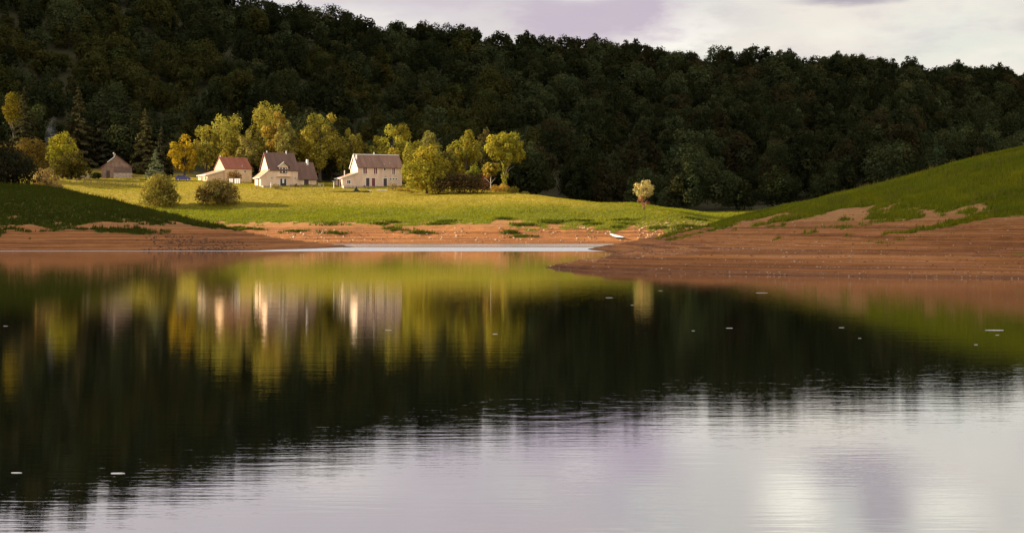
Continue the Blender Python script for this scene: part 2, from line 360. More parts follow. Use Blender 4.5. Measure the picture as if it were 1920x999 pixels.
def groundmat():
    m, k = newmat('ground')
    g = k.add('ShaderNodeTexCoord').outputs['Object']; x, y, z = k.sep(g)
    at = k.add('ShaderNodeAttribute', attribute_name='tint'); r, gg, bb = k.sep(at.outputs['Color'])   # r = grass cover, g = lushness, b = woodland floor, painted meadow shade, darker left slope
    n_big = k.noise(g, 0.11, 5, 0.6); n_mid = k.noise(g, 0.9, 5, 0.65); n_fine = k.noise(g, 6.0, 4, 0.7)
    # bare earth: layers left by falling water, pebbly
    lay = k.noise(k.xyz(k.m('MULTIPLY', x, 0.012), k.m('MULTIPLY', y, 0.012), k.m('MULTIPLY', k.m('ADD', z, k.m('MULTIPLY', n_big, 0.35)), 3.6)), 2.2, 5, 0.7)
    soil = k.mix(k.step(lay, 0.36, 0.62), (0.130, 0.045, 0.013), (0.38, 0.155, 0.046))
    soil = k.mix(k.m('MULTIPLY', k.step(n_mid, 0.45, 0.75), 0.45), soil, (0.30, 0.13, 0.06))
    soil = k.mix(k.m('MULTIPLY', k.step(n_fine, 0.62, 0.72), 0.5), soil, (0.58, 0.40, 0.24))
    soil = k.mix(k.m('MULTIPLY', k.m('SUBTRACT', 1.0, k.step(n_fine, 0.30, 0.40)), 0.45), soil, (0.13, 0.06, 0.03))
    soil = k.mix(k.m('MULTIPLY', k.step(z, 2.4, 5.5), 0.7), soil, k.mix(n_mid, (0.29, 0.138, 0.046), (0.46, 0.262, 0.105)))
    wet = k.m('SUBTRACT', 1.0, k.step(k.m('ADD', z, k.m('MULTIPLY', n_mid, 0.22)), 0.12, 0.42))
    soil = k.mix(wet, soil, k.mix(1.0, soil, (0.48, 0.44, 0.44, 1), 'MULTIPLY'))
    gold = k.mix(k.step(n_mid, 0.3, 0.7), (0.235, 0.17, 0.022), (0.32, 0.24, 0.033))
    green = k.mix(k.step(n_mid, 0.3, 0.7), (0.075, 0.090, 0.010), (0.16, 0.165, 0.018))
    turf = k.mix(k.m('ADD', gg, k.m('MULTIPLY', k.m('SUBTRACT', n_big, 0.5), 1.3), clamp=True), gold, green)
    turf = k.mix(k.m('MULTIPLY', k.step(n_fine, 0.52, 0.75), 0.35), turf, (0.06, 0.07, 0.012))
    c = k.mix(k.step(k.m('ADD', r, k.m('MULTIPLY', k.m('SUBTRACT', n_mid, 0.5), 0.5)), 0.35, 0.65), soil, turf)
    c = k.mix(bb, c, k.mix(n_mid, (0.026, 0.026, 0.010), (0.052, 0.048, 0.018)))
    hgt = k.m('ADD', k.m('MULTIPLY', n_mid, 0.6), k.m('MULTIPLY', n_fine, 0.35))
    hgt = k.m('ADD', hgt, k.m('MULTIPLY', lay, 1.6))
    bp = k.add('ShaderNodeBump', i_Height=hgt); bp.inputs['Strength'].default_value = 0.9; bp.inputs['Distance'].default_value = 0.22
    b = k.add('ShaderNodeBsdfPrincipled', i_Base_Color=c, i_Normal=bp.outputs[0]); b.inputs['Roughness'].default_value = 0.95
    b.inputs['Specular IOR Level'].default_value = 0.15
    finish(k, b.outputs[0]); return m
M['ground'] = groundmat()

RINGS = [(1000, 766, 1.0, 9.0), (860, 887, 0.0, 0.0)]
def watermat():
    m, k = newmat('water')
    g = k.add('ShaderNodeTexCoord').outputs['Object']; x, y, z = k.sep(g)
    patch = k.noise(k.xyz(k.m('MULTIPLY', x, 0.02), k.m('MULTIPLY', y, 0.05)), 1.0, 3, 0.5)
    long_ = k.noise(k.xyz(k.m('MULTIPLY', x, 0.30), k.m('MULTIPLY', y, 1.5)), 1.0, 3, 0.5)
    fine = k.noise(k.xyz(k.m('MULTIPLY', x, 1.1), k.m('MULTIPLY', y, 6.5)), 1.0, 4, 0.55)
    h = k.m('ADD', k.m('MULTIPLY', long_, 0.0018), k.m('MULTIPLY', k.m('MULTIPLY', fine, 0.0014), k.m('ADD', 0.35, k.m('MULTIPLY', patch, 1.3))))
    # breeze: bands far out where the surface is ruffled
    jig = k.m('MULTIPLY', k.m('SUBTRACT', k.noise(k.xyz(k.m('MULTIPLY', x, 0.05), 0.0), 1.0, 4, 0.6), 0.5), 2.0)
    yy = k.m('ADD', y, jig)
    b1 = k.m('MULTIPLY', k.step(yy, 186.0, 188.5), k.m('SUBTRACT', 1.0, k.step(yy, 226.0, 228.5)))
    b2 = k.step(yy, 232.5, 235.0)
    ruff = k.m('MAXIMUM', b1, k.m('MULTIPLY', b2, 0.30))
    choppy = k.noise(k.xyz(k.m('MULTIPLY', x, 1.5), k.m('MULTIPLY', y, 2.0)), 1.0, 4, 0.6)
    h = k.m('ADD', h, k.m('MULTIPLY', k.m('MULTIPLY', choppy, 0.35), ruff))
    # rings spreading where fish or insects touched the surface
    for (px, py, R0, n) in ((1000, 766, 2.6, 4), (1250, 980, 1.1, 3)):
        Y = EYE * F / (py - HY); X = (px - CX) / F * Y
        u = k.m('SUBTRACT', x, X); v = k.m('SUBTRACT', y, Y)
        d = k.m('SQRT', k.m('ADD', k.m('MULTIPLY', u, u), k.m('MULTIPLY', v, v)))
        amp = k.m('SUBTRACT', 1.0, k.step(d, R0 * 0.5, R0))
        h = k.m('ADD', h, k.m('MULTIPLY', k.m('MULTIPLY', k.m('SINE', k.m('MULTIPLY', d, 6.283 * n / R0)), amp), 0.00028))
    bp = k.add('ShaderNodeBump', i_Height=h); bp.inputs['Strength'].default_value = 1.0; bp.inputs['Distance'].default_value = 1.0
    gl = k.add('ShaderNodeBsdfGlossy', i_Color=(0.97, 0.96, 0.96), i_Roughness=k.m('ADD', 0.014, k.m('MULTIPLY', ruff, 0.6)), i_Normal=bp.outputs[0])
    df = k.add('ShaderNodeBsdfDiffuse', i_Color=(0.010, 0.012, 0.008))
    fr = k.add('ShaderNodeFresnel', i_Normal=bp.outputs[0]); fr.inputs[0].default_value = 2.4
    fac = k.m('ADD', k.m('MULTIPLY', fr.outputs[0], 0.65), 0.48, clamp=True)
    mx = k.add('ShaderNodeMixShader', i_0=fac); k.l.new(df.outputs[0], mx.inputs[1]); k.l.new(gl.outputs[0], mx.inputs[2])
    finish(k, mx.outputs[0]); return m
M['water'] = watermat()

# ------------------------------------------------------------------ ground and water
cols = np.concatenate([np.linspace(-1800, -330, 22, endpoint=False), np.arange(-330, 2260, 7.0), np.linspace(2260, 3800, 22)])
rows = np.concatenate([np.arange(40, 76, 4.0), np.arange(76, 130, 0.24), np.arange(130, 250, 0.5), np.arange(250, 440, 0.8), np.arange(440, 1500, 7.0)])
GX = (cols[None, :] - CX) / F * rows[:, None]; GY = np.repeat(rows[:, None], len(cols), 1)
GZ = height(GX, GY)
GG = grass_mask(GX, GY, GZ)
lush = np.where(GY < 258, 0.95, sstep(GZ, 10.5, 6.5))
lush = np.maximum(lush, sstep(GX, 8, 24) * 0.8)
def forest_edge(px): return np.interp(px, [-600, 300, 500, 960, 1150, 1250, 1450, 1600, 2400], [428, 424, 414, 408, 400, 384, 390, 415, 430])
GPX = GX / GY * F + CX
wood = np.maximum(sstep(GY - forest_edge(GPX), -8, 4), 0.95 * sstep(GX, 12, 30) * sstep(GY, 316, 330))  # second term paints cloud shade onto the open meadow
wood = np.maximum(wood, 0.62 * ((GY < 262) & (GX < 0)) * GG)  # darkens the ground under the left slope's grass
nr, nc = GX.shape
idx = np.arange(nr * nc).reshape(nr, nc)
quads = np.stack([idx[:-1, :-1], idx[:-1, 1:], idx[1:, 1:], idx[1:, :-1]], -1).reshape(-1, 4)
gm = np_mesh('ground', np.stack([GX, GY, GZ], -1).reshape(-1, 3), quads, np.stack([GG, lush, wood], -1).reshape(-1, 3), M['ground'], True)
tag(link('ground', gm), kind='structure')
wb = MB(); wb.add([(-2500, -600, 0), (2500, -600, 0), (2500, 700, 0), (-2500, 700, 0)], [(0, 1, 2, 3)])
tag(wb.build('water', M['water']), kind='structure')

# ------------------------------------------------------------------ unseen clouds, added and shaped to shade the near shores and the wooded hill
def cloud_mat():
    m, k = newmat('cloud'); d = k.add('ShaderNodeBsdfDiffuse', i_Color=(0.9, 0.9, 0.9)); finish(k, d.outputs[0]); return m
M['cloud'] = cloud_mat()
PU = Vector((-S.y, S.x, 0)).normalized(); PU = PU if PU.y > 0 else -PU
PV = S.cross(PU); PV = PV if PV.z > 0 else -PV
def cloud(name, blobs, dist, label):
    bm = bmesh.new(); rr = random.Random(len(blobs))
    for (u, v, r) in blobs:
        c = PU * u + PV * v + S * (dist + rr.uniform(-60, 60))
        bmesh.ops.create_icosphere(bm, subdivisions=3, radius=r, matrix=Matrix.Translation(c))
    me = bpy.data.meshes.new(name); bm.to_mesh(me); bm.free()
    V = np.empty(len(me.vertices) * 3, np.float32); me.vertices.foreach_get('co', V); V = V.reshape(-1, 3)
    n = fbm(V[:, 0] * 0.03 + V[:, 2] * 0.021, V[:, 1] * 0.03 - V[:, 2] * 0.017, 4, 4) - 0.5
    V[:, 2] += n * 22; V[:, 1] += n * 14; me.vertices.foreach_set('co', V.ravel())
    me.polygons.foreach_set('use_smooth', np.ones(len(me.polygons), bool)); me.materials.append(M['cloud'])
    return tag(link(name, me), label, 'cloud', None, 'stuff')
def fill(edge_pts, umax_or_min, vlo, vhi, far_side):
    """blobs covering u beyond (or before) an edge u(v)"""
    rr = random.Random(3); out = []
    ev, eu = zip(*edge_pts)
    v = vlo
    while v <= vhi:
        e = float(np.interp(v, ev, eu)); sgn = 1 if far_side else -1
        out.append((e + sgn * 17, v, 18 + rr.uniform(-2, 3)))
        u = e + sgn * 55
        while (u < umax_or_min) if far_side else (u > umax_or_min):
            out.append((u, v + rr.uniform(-8, 8), 52)); u += sgn * 55
        v += 22
    return out
FAR_EDGE = [(-200, 408), (-45, 406), (-28, 400), (0, 402), (20, 404), (60, 402), (340, 402)]
NEAR_EDGE = [(-200, 229), (-30, 232), (0, 242), (15, 250), (60, 256)]
cloud('cloud', fill(FAR_EDGE, 1350, -190, 340, True), 1700, 'unseen white cumulus cloud high on the left, shaped to shade the wooded hill')
cloud('cloud', fill(NEAR_EDGE, -60, -190, 110, False), 1700, 'unseen white cumulus cloud high on the left, shaped to shade the near shores')

# ------------------------------------------------------------------ leaves
def leaf_cards(cen, nrm, size, rng, aspect=0.62, jit=0.55):
    """rhombus leaves (clusters) at cen, roughly facing nrm"""
    n = len(cen)
    nn = nrm + rng.normal(0, jit, (n, 3)); nn /= np.linalg.norm(nn, axis=1, keepdims=True) + 1e-9
    a = np.cross(nn, rng.normal(0, 1, (n, 3))); a /= np.linalg.norm(a, axis=1, keepdims=True) + 1e-9
    b = np.cross(nn, a); s = size[:, None] * 0.5
    V = np.stack([cen + a * s, cen + b * s * aspect, cen - a * s, cen - b * s * aspect], 1).reshape(-1, 3)
    return V, np.arange(n * 4).reshape(-1, 4)
def crown_arrays(seed, w, h, n, size, lobes=16, flat=0.0, shape='round', lobe_r=(0.24, 0.36), colvar=0.30, hue=0.12, depth=None, leafvar=0.25):
    """crown of width w and height h whose base is at z=0: lobes of leaves with gaps between"""
    rng = np.random.default_rng(seed); d = depth or w
    L = []
    tries = 0
    while len(L) < lobes and tries < 4000:
        tries += 1
        p = rng.uniform(-1, 1, 3); rad = np.linalg.norm(p)
        if rad > 0.95 or rad < 0.25: continue
        if shape == 'cone' and np.hypot(p[0], p[1]) > 0.75 * (1 - (p[2] + 1) / 2) + 0.12: continue
        if shape == 'dome':
            if p[2] < -0.85: continue
            p[2] = abs(p[2]) * 2 - 1 if rng.random() < 0.5 else p[2]
            q = np.array([p[0], p[1], max(0, (p[2] + 1) / 2)])
            if np.linalg.norm(q) > 0.92: continue
        if shape == 'egg' and np.hypot(p[0], p[1]) > 0.85 * (1 - 0.35 * max(p[2], 0)): continue
        r = rng.uniform(*lobe_r)
        s = max(0, 1 - r * 0.95)
        c = np.array([p[0] * w / 2 * s / 0.95, p[1] * d / 2 * s / 0.95, (p[2] * s / 0.95 + 1) / 2 * h])
        if any(np.linalg.norm((c - q[0]) / np.array([w, d, h])) < 0.13 for q in L): continue
        L.append((c, r))
    cen = np.array([l[0] for l in L]); rad = np.array([l[1] for l in L])
    wts = rad ** 2; wts /= wts.sum()
    li = rng.choice(len(L), n, p=wts)
    dv = rng.normal(0, 1, (n, 3)); dv[:, 2] += 0.25; dv /= np.linalg.norm(dv, axis=1, keepdims=True)
    # each lobe is itself made of small sprays
    nsp = 26
    sp = rng.normal(0, 1, (len(L), nsp, 3)); sp[:, :, 2] += 0.25; sp /= np.linalg.norm(sp, axis=2, keepdims=True)
    si = rng.integers(0, nsp, n); base = sp[li, si]
    dv = np.where(rng.random((n, 1)) < 0.72, base + rng.normal(0, 0.20, (n, 3)), dv); dv /= np.linalg.norm(dv, axis=1, keepdims=True)
    rr = np.clip(rng.normal(0.90, 0.14, n), 0.3, 1.22)
    ext = np.stack([rad[li] * w / 2, rad[li] * d / 2, rad[li] * (w * 0.5 + h * 0.5) / 2], 1)
    pos = cen[li] + dv * ext * rr[:, None]
    pos[:, 2] = np.maximum(pos[:, 2], 0.02 * h * rng.random(n))
    V, Q = leaf_cards(pos, dv, size * rng.uniform(0.7, 1.35, n), rng, jit=0.40 if leafvar > 0.2 else 0.30)
    lt = 1 + rng.normal(0, colvar * 0.5, len(L)); lh = rng.normal(0, hue, len(L))
    stn = 1 + rng.normal(0, 0.14, (len(L), nsp))
    val = np.clip(lt[li] * stn[li, si] * rng.uniform(1 - leafvar, 1 + leafvar, n), 0.4, 1.9); hu = lh[li] + rng.normal(0, 0.04, n)
    col = np.stack([val * (1 + hu), val, val * (1 - hu * 0.5)], 1)
    return V, Q, np.repeat(col, 4, 0)
def conifer_arrays(seed, w, h, n, size, droop=0.35):
    rng = np.random.default_rng(seed)
    nb = 190
    bz = np.sort(rng.random(nb) ** 1.25); ba = rng.random(nb) * 6.283
    bl = (w / 2) * (1 - bz) ** 0.85 * rng.uniform(0.65, 1.12, nb) + 0.15
    wt = bl / bl.sum(); i = rng.choice(nb, n, p=wt); t = rng.random(n) ** 0.7
    r = bl[i] * t; z = (0.04 + 0.96 * bz[i]) * h - droop * r + 0.10 * r * t
    a = ba[i] + rng.normal(0, 0.10, n)
    pos = np.stack([r * np.cos(a), r * np.sin(a), np.maximum(z + rng.normal(0, 0.10, n), 0.1)], 1)
    nrm = np.stack([np.cos(a), np.sin(a), 0.6 * np.ones(n)], 1)
    V, Q = leaf_cards(pos, nrm, size * rng.uniform(0.7, 1.3, n) * (0.55 + 0.6 * (1 - bz[i])), rng, 0.5)
    val = np.clip((1 + rng.normal(0, 0.2, nb))[i] * rng.uniform(0.7, 1.3, n), 0.35, 1.8)
    return V, Q, np.repeat(np.stack([val * (1 + rng.normal(0, 0.08, n)), val, val], 1), 4, 0)
def trunk_mb(h, r, seed, limbs=6, spread=0.25, lean=0.0, z0=-0.6, top=0.72):
    rr = random.Random(seed); mb = MB(); pts = []; rad = []
    for i in range(6):
        t = i / 5; pts.append((lean * t * h + rr.uniform(-1, 1) * 0.05 * h * t * 0.4, rr.uniform(-1, 1) * 0.02 * h * t, z0 + (h * top - z0) * t)); rad.append(r * (1.35 if i == 0 else 1 - 0.75 * t))
    mb.tube(pts, rad, 7)
    for j in range(limbs):
        t = 0.42 + 0.5 * j / max(1, limbs); a = j * 2.4 + rr.random(); q = Vector(pts[min(5, int(t * 5))])
        e = q + Vector((math.cos(a) * spread * h, math.sin(a) * spread * h, 0.20 * h)) * rr.uniform(0.7, 1.1)
        mb.tube([q, q.lerp(e, 0.5) + Vector((0, 0, 0.02 * h)), e], [r * 0.42, r * 0.26, r * 0.08], 5)
    return mb
def tree(name, label, cat, px, top, base, wpx, Y, colr, group=None, seed=0, n=3600, size=0.55, crown_from=0.05, lobes=26, shape='round', needle=False,
         trunk_r=None, trunk=True, pale=False, dY=None, droop=0.35, lobe_r=(0.15, 0.34), limbs=6, hue=0.05, z=None):
    X = wx(px, Y); g = hz(X, Y) if z is None else z
    zt = wz(top, Y); H = max(zt - g, 1.0); W = wpx / F * Y * (1.28 if shape == 'egg' else 1.12)
    root = empty(name, (X, Y, g)); tag(root, label, cat, group)
    b = H * crown_from
    if needle: V, Q, ccol = conifer_arrays(seed, W, H - b, int(n * 2.3), size, droop)
    else: V, Q, ccol = crown_arrays(seed, W, H - b, n, size, lobes, shape=shape, depth=(dY or W), lobe_r=lobe_r, hue=hue)
    V[:, 2] += b
    cr = link('crown', np_mesh('crown', V, Q, ccol, M['needle' if needle else 'leaf']), root); cr.color = (*colr, 1)
    if trunk:
        trunk_mb(H, (0.010 * H if needle else trunk_r or 0.022 * H + 0.05), seed, 0 if needle else limbs, 0.5 * W / H * 0.55, top=0.80 if needle else 0.72).build('trunk', M['pale_bark' if pale else 'bark'], root, smooth=True)
    return root

GOLD, YG, OLV, GRN, DRK = (0.33, 0.235, 0.030), (0.28, 0.245, 0.045), (0.175, 0.150, 0.032), (0.13, 0.14, 0.028), (0.050, 0.052, 0.020)
T = tree
# trees round the houses, left to right
T('broadleaf_tree', 'round golden-yellow tree just right of the small blue-green conifer', 'tree', 346, 252, 335, 62, 406, (0.38, 0.27, 0.025), seed=1, n=3600)
T('broadleaf_tree', 'slender pale yellow-green tree directly behind the lean-to of the red-roofed house', 'tree', 387, 228, 336, 52, 409, YG, seed=2, n=4200, shape='egg')
T('broadleaf_tree', 'tall yellow-green tree rising behind the red roof of the small house', 'tree', 428, 205, 336, 78, 408, YG, seed=3, n=6000, shape='egg', lobes=24)
T('broadleaf_tree', 'low olive tree peeping over the ridge of the red roof', 'tree', 424, 277, 335, 36, 396, (0.26, 0.20, 0.03), seed=4, n=1600)
T('broadleaf_tree', 'pale-leaved tree filling the gap between red roof and steep brown roof', 'tree', 468, 240, 338, 48, 398, (0.24, 0.20, 0.055), seed=5, n=3600)
T('broadleaf_tree', 'tallest tree of the row, leafy dark-hearted crown behind the steep brown roof', 'tree', 500, 187, 338, 84, 406, YG, seed=6, n=7500, shape='egg', lobes=28)
T('broadleaf_tree', 'bronze-gold tree in front of the tallest tree', 'tree', 520, 204, 338, 54, 400, (0.27, 0.18, 0.035), seed=7, n=4200, crown_from=0.35, hue=0.06)
T('broadleaf_tree', 'small pale-leaved tree touching the ridge of the steep brown roof', 'tree', 535, 219, 338, 46, 392, (0.22, 0.19, 0.050), seed=8, n=3400, crown_from=0.2)
T('broadleaf_tree', 'broad tall yellow-green tree behind the low brown wing', 'tree', 600, 206, 340, 86, 402, (0.25, 0.21, 0.035), seed=9, n=7500, lobes=28, shape='egg', crown_from=0.08)
T('broadleaf_tree', 'medium tree with gold top in the gap left of the white long house', 'tree', 657, 229, 340, 50, 404, (0.25, 0.215, 0.04), seed=10, n=4200, shape='egg')
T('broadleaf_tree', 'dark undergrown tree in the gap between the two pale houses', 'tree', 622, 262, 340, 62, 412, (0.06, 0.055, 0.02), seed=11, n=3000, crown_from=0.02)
T('broadleaf_tree', 'wide golden-green tree behind the roof of the white long house', 'tree', 737, 225, 342, 86, 400, (0.28, 0.24, 0.035), seed=12, n=7000, lobes=26)
T('broadleaf_tree', 'grey-green poplar peeping above the big front tree', 'tree', 806, 231, 342, 58, 408, (0.20, 0.175, 0.045), seed=13, n=4200, shape='egg')
T('broadleaf_tree', 'big round golden-green tree standing in front of the right end of the white long house', 'tree', 800, 260, 367, 98, 353, (0.27, 0.225, 0.028), seed=14, n=9500, lobes=44, crown_from=0.0, size=0.5, shape='dome')
T('broadleaf_tree', 'upright golden tree with twin tops between the big front tree and the ivy-clad tree', 'tree', 872, 237, 345, 66, 396, (0.27, 0.235, 0.032), seed=15, n=5200, lobes=22)
T('broadleaf_tree', 'dull brown-olive tree just right of the twin-topped golden tree', 'tree', 913, 234, 345, 44, 404, (0.085, 0.070, 0.026), seed=16, n=3000, shape='egg')
T('broadleaf_tree', 'tall yellow-green tree with ivy-clad trunk at the right end of the row', 'tree', 946, 245, 357, 78, 372, (0.27, 0.235, 0.028), seed=17, n=6500, lobes=24, crown_from=0.40, trunk_r=0.42)
T('birch_tree', 'slim birch with white trunk at the left foot of the ivy-clad tree', 'tree', 920, 302, 365, 38, 362, (0.29, 0.235, 0.035), seed=18, n=1700, crown_from=0.48, pale=True, trunk_r=0.14, limbs=3)
T('broadleaf_tree', 'small round fresh green tree above the dark brown thicket', 'tree', 886, 305, 360, 28, 378, (0.19, 0.20, 0.03), seed=19, n=1300, crown_from=0.15)
T('broadleaf_tree', 'olive tree standing close left of the broad tree behind the low brown wing', 'tree', 566, 236, 340, 50, 410, (0.20, 0.175, 0.035), seed=101, n=4200)
T('broadleaf_tree', 'leafy yellow-green tree at the right gable of the white long house', 'tree', 775, 252, 345, 50, 386, (0.25, 0.215, 0.032), seed=102, n=4200)
T('broadleaf_tree', 'low dense olive tree filling the gap right of the grey-green poplar', 'tree', 840, 272, 348, 48, 384, (0.16, 0.14, 0.03), seed=103, n=3800)
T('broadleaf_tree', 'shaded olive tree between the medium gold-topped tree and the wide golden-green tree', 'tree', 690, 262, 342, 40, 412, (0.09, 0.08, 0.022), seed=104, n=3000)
# ivy on the trunk of the last tree
iv = [o for o in C.objects if o.name.startswith('broadleaf_tree') and 'ivy-clad trunk' in o.get('label', '')][0]
rg = np.random.default_rng(90); nn_ = 700; aa = rg.random(nn_) * 6.283; zz_ = rg.random(nn_) * 8.5; rad_ = 0.5 + 0.45 * rg.random(nn_) + 0.25 * np.sin(zz_ * 1.7)
pv = np.stack([rad_ * np.cos(aa), rad_ * np.sin(aa), zz_], 1); nv = np.stack([np.cos(aa), np.sin(aa), 0 * aa], 1)
V_, Q_ = leaf_cards(pv, nv, 0.42 * rg.uniform(0.7, 1.3, nn_), rg); o = link('ivy', np_mesh('ivy', V_, Q_, np.repeat(np.repeat(rg.uniform(0.7, 1.3, nn_)[:, None], 3, 1), 4, 0), M['leaf']), iv); o.color = (0.25, 0.23, 0.03, 1)
# thicket and shrubs
def bush(label, px, top, base, wpx, Y, colr, seed, n=2600, size=0.42, name='shrub', shape='dome', lobes=22, cat='shrub', **kw):
    return tree(name, label, cat, px, top, base, wpx, Y, colr, seed=seed, n=n, size=size, crown_from=0.0, shape=shape, lobes=lobes, trunk_r=0.12, limbs=7, **kw)
bush('large dark brown thicket spreading right of the big front tree', 862, 316, 372, 118, 349, (0.075, 0.052, 0.022), 21, 5200, 0.42, lobes=34, dY=9)
bush('russet bush with reddish twigs above the right end of the dark thicket', 908, 320, 362, 36, 366, (0.20, 0.075, 0.035), 22, 1400, 0.3)
bush('low golden dry bush around the foot of the birch', 936, 343, 363, 46, 357, (0.36, 0.22, 0.04), 23, 1500, 0.28)
bush('low yellow-green shrub right of the ivy-clad trunk', 962, 348, 365, 26, 352, (0.24, 0.20, 0.03), 24, 900, 0.26)
bush('small pale low shrub at the edge of the shaded wood, rightmost of the low shrubs', 985, 357, 366, 24, 350, (0.22, 0.20, 0.05), 25, 600, 0.24)
bush('big rounded olive bush alone on the lawn, taller of the two round bushes', 300, 319, 379, 80, 331, (0.22, 0.18, 0.040), 26, 9000, 0.40, lobes=48, name='round_bush', lobe_r=(0.20, 0.28), hue=0.06)
bush('wide brownish rounded bush on the lawn in front of the red-roofed house', 408, 332, 377, 86, 333, (0.185, 0.135, 0.042), 27, 9000, 0.40, lobes=48, name='round_bush', lobe_r=(0.20, 0.28), hue=0.06)
bush('russet-topped bush against the front wall of the red-roofed house', 438, 314, 341, 36, 378, (0.17, 0.095, 0.03), 28, 1500, 0.3)
bush('straggly weed clump on the lawn before the french door', 517, 344, 354, 24, 357, (0.21, 0.17, 0.04), 29, 350, 0.22)
bush('small dry shrub at the right end of the terrace by the white long house', 736, 340, 356, 24, 358, (0.24, 0.18, 0.06), 30, 450, 0.22)
bush('dry golden grass clump left of the big front tree', 757, 352, 366, 34, 357, (0.34, 0.22, 0.05), 31, 700, 0.24)
# far-left trees and shrubs
T('broadleaf_tree', 'bright yellow-green young tree beside the drifting smoke', 'tree', 117, 243, 325, 60, 392, (0.24, 0.22, 0.025), seed=40, n=3600)
T('clipped_tree', 'dark domed tree with golden top left of the ruined wall', 'tree', 133, 273, 333, 72, 382, (0.085, 0.070, 0.016), seed=41, n=5200, shape='dome', crown_from=0.0, lobes=34, lobe_r=(0.2, 0.28))
T('broadleaf_tree', 'dim broad tree with ochre top at the far left behind the shaded slope', 'tree', 44, 256, 335, 100, 372, (0.12, 0.085, 0.022), seed=42, n=5200, lobes=26, crown_from=0.02)
T('broadleaf_tree', 'autumn-gold tree top beside the leftmost spruce', 'tree', 26, 168, 325, 44, 424, (0.17, 0.135, 0.018), seed=43, n=2600, crown_from=0.45)
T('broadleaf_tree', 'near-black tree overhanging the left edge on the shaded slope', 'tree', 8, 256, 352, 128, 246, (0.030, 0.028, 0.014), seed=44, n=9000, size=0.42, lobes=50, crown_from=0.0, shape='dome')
bush('pale straw-coloured shrub on the crest of the shaded left slope', 88, 306, 362, 66, 268, (0.32, 0.22, 0.085), 45, 5500, 0.32)
# conifers
for i, (lab, px, top, base, wd, Y, col_) in enumerate((
        ('dark spruce with ragged outline, leftmost of the conifers', 46, 160, 320, 66, 420, (0.050, 0.048, 0.022)),
        ('tall dark spruce behind the domed tree, lit along its left side', 147, 160, 325, 72, 428, (0.058, 0.050, 0.022)),
        ('dark narrow spruce right behind the apex of the stone barn', 196, 176, 325, 54, 436, (0.038, 0.036, 0.020)),
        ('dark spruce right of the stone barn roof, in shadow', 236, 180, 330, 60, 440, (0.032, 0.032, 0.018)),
        ('olive conifer with broken top between barn and round bush', 272, 203, 332, 56, 420, (0.085, 0.075, 0.028)),
        ('slim dark conifer standing left of the golden-yellow tree', 303, 238, 333, 38, 408, (0.050, 0.048, 0.024)))):
    T('conifer', lab, 'conifer', px, top, base, wd, Y, col_, seed=50 + i, n=4200, size=0.95, needle=True, crown_from=0.02)
T('conifer', 'small pale blue-green conifer standing behind the tall round bush', 'conifer', 292, 281, 340, 40, 384, (0.15, 0.165, 0.085), seed=60, n=2600, size=0.55, needle=True, crown_from=0.0, droop=0.15)
# lone tree
T('lone_tree', 'lone cream-leaved round tree with red lower twigs on the lawn spur before the dark wood', 'tree', 1207, 335, 392, 40, 309, (0.45, 0.37, 0.15), seed=70, n=2600, size=0.30, crown_from=0.30, trunk_r=0.20, limbs=5, lobes=30, lobe_r=(0.2, 0.28), hue=0.04)
lt = [o for o in C.objects if o.name == 'lone_tree'][0]
V_, Q_, c_ = crown_arrays(71, 3.6, 2.9, 520, 0.24, 10, shape='round'); V_[:, 2] += 0.7; o = link('lower_twigs', np_mesh('lower_twigs', V_, Q_, c_, M['leaf']), lt); o.color = (0.34, 0.15, 0.095, 1)
o['label'] = 'reddish sparse twigs under the cream crown'

# ------------------------------------------------------------------ the wooded hill
def forest_variant(seed, w, h, n, size, lobes):
    V, Q, c = crown_arrays(seed, w, h, n, size, lobes, shape='dome', lobe_r=(0.20, 0.40), colvar=0.30, hue=0.07, leafvar=0.12)
    V[:, 2] += h * 0.05
    tv = trunk_mb(h, 0.25, seed, 0, top=0.6)
    return V, Q, c
VAR = []
for i in range(8):
    ww = (15, 13, 17, 12, 14.5, 18, 11, 14)[i]; hh = (15.5, 17, 15, 18, 16.5, 15.5, 18, 15)[i]
    VAR.append((forest_variant(200 + i, ww, hh, 4200, 0.66, 20), forest_variant(300 + i, ww, hh, 1500, 1.05, 18), hh))
VARM = [np_mesh('hillside_crown', *v[0], M['leaf']) for v in VAR]
sp_ = 12.2
pts = []
for iy, yb in enumerate(np.arange(400, 1260, sp_ * 0.9)):
    s2 = sp_ * (1 + max(0, yb - 480) / 1500)
    xr = np.arange((-330 - CX) / F * yb, (2250 - CX) / F * yb, s2) + (iy % 2) * s2 / 2
    jx = xr + RNG.uniform(-0.35, 0.35, len(xr)) * s2; jy = yb + RNG.uniform(-0.4, 0.4, len(xr)) * s2
    pts.append(np.stack([jx, jy], 1))
pts = np.concatenate(pts); pxs = pts[:, 0] / pts[:, 1] * F + CX
crest = np.interp(pxs, [s[0] for s in SKYL], [s[1] for s in SKYL])
keep = (pts[:, 1] > forest_edge(pxs)) & (pts[:, 1] < crest + 14)
pts, pxs, crest = pts[keep], pxs[keep], crest[keep]
pz = height(pts[:, 0], pts[:, 1])
tone = fbm(pts[:, 0] * 0.012, pts[:, 1] * 0.012, 41, 3)
scl = 0.58 + 0.85 * RNG.random(len(pts)) ** 1.5; rot = RNG.uniform(0, 6.283, len(pts)); vi = RNG.integers(0, 8, len(pts)); rnd = RNG.random(len(pts)); RND2 = RNG.random(len(pts))
def forest_colour(i):
    t = tone[i] + (rnd[i] - 0.5) * 0.55
    if t > 0.62 and pxs[i] < 1000: return 1, (0.047, 0.047, 0.014)
    if t > 0.75: return 2, (0.038, 0.033, 0.015)
    f = 0.60 + 1.3 * RND2[i] ** 2 + 0.6 * max(0, tone[i] - 0.4)
    return 0, (0.029 * f, 0.034 * f, 0.014 * f)
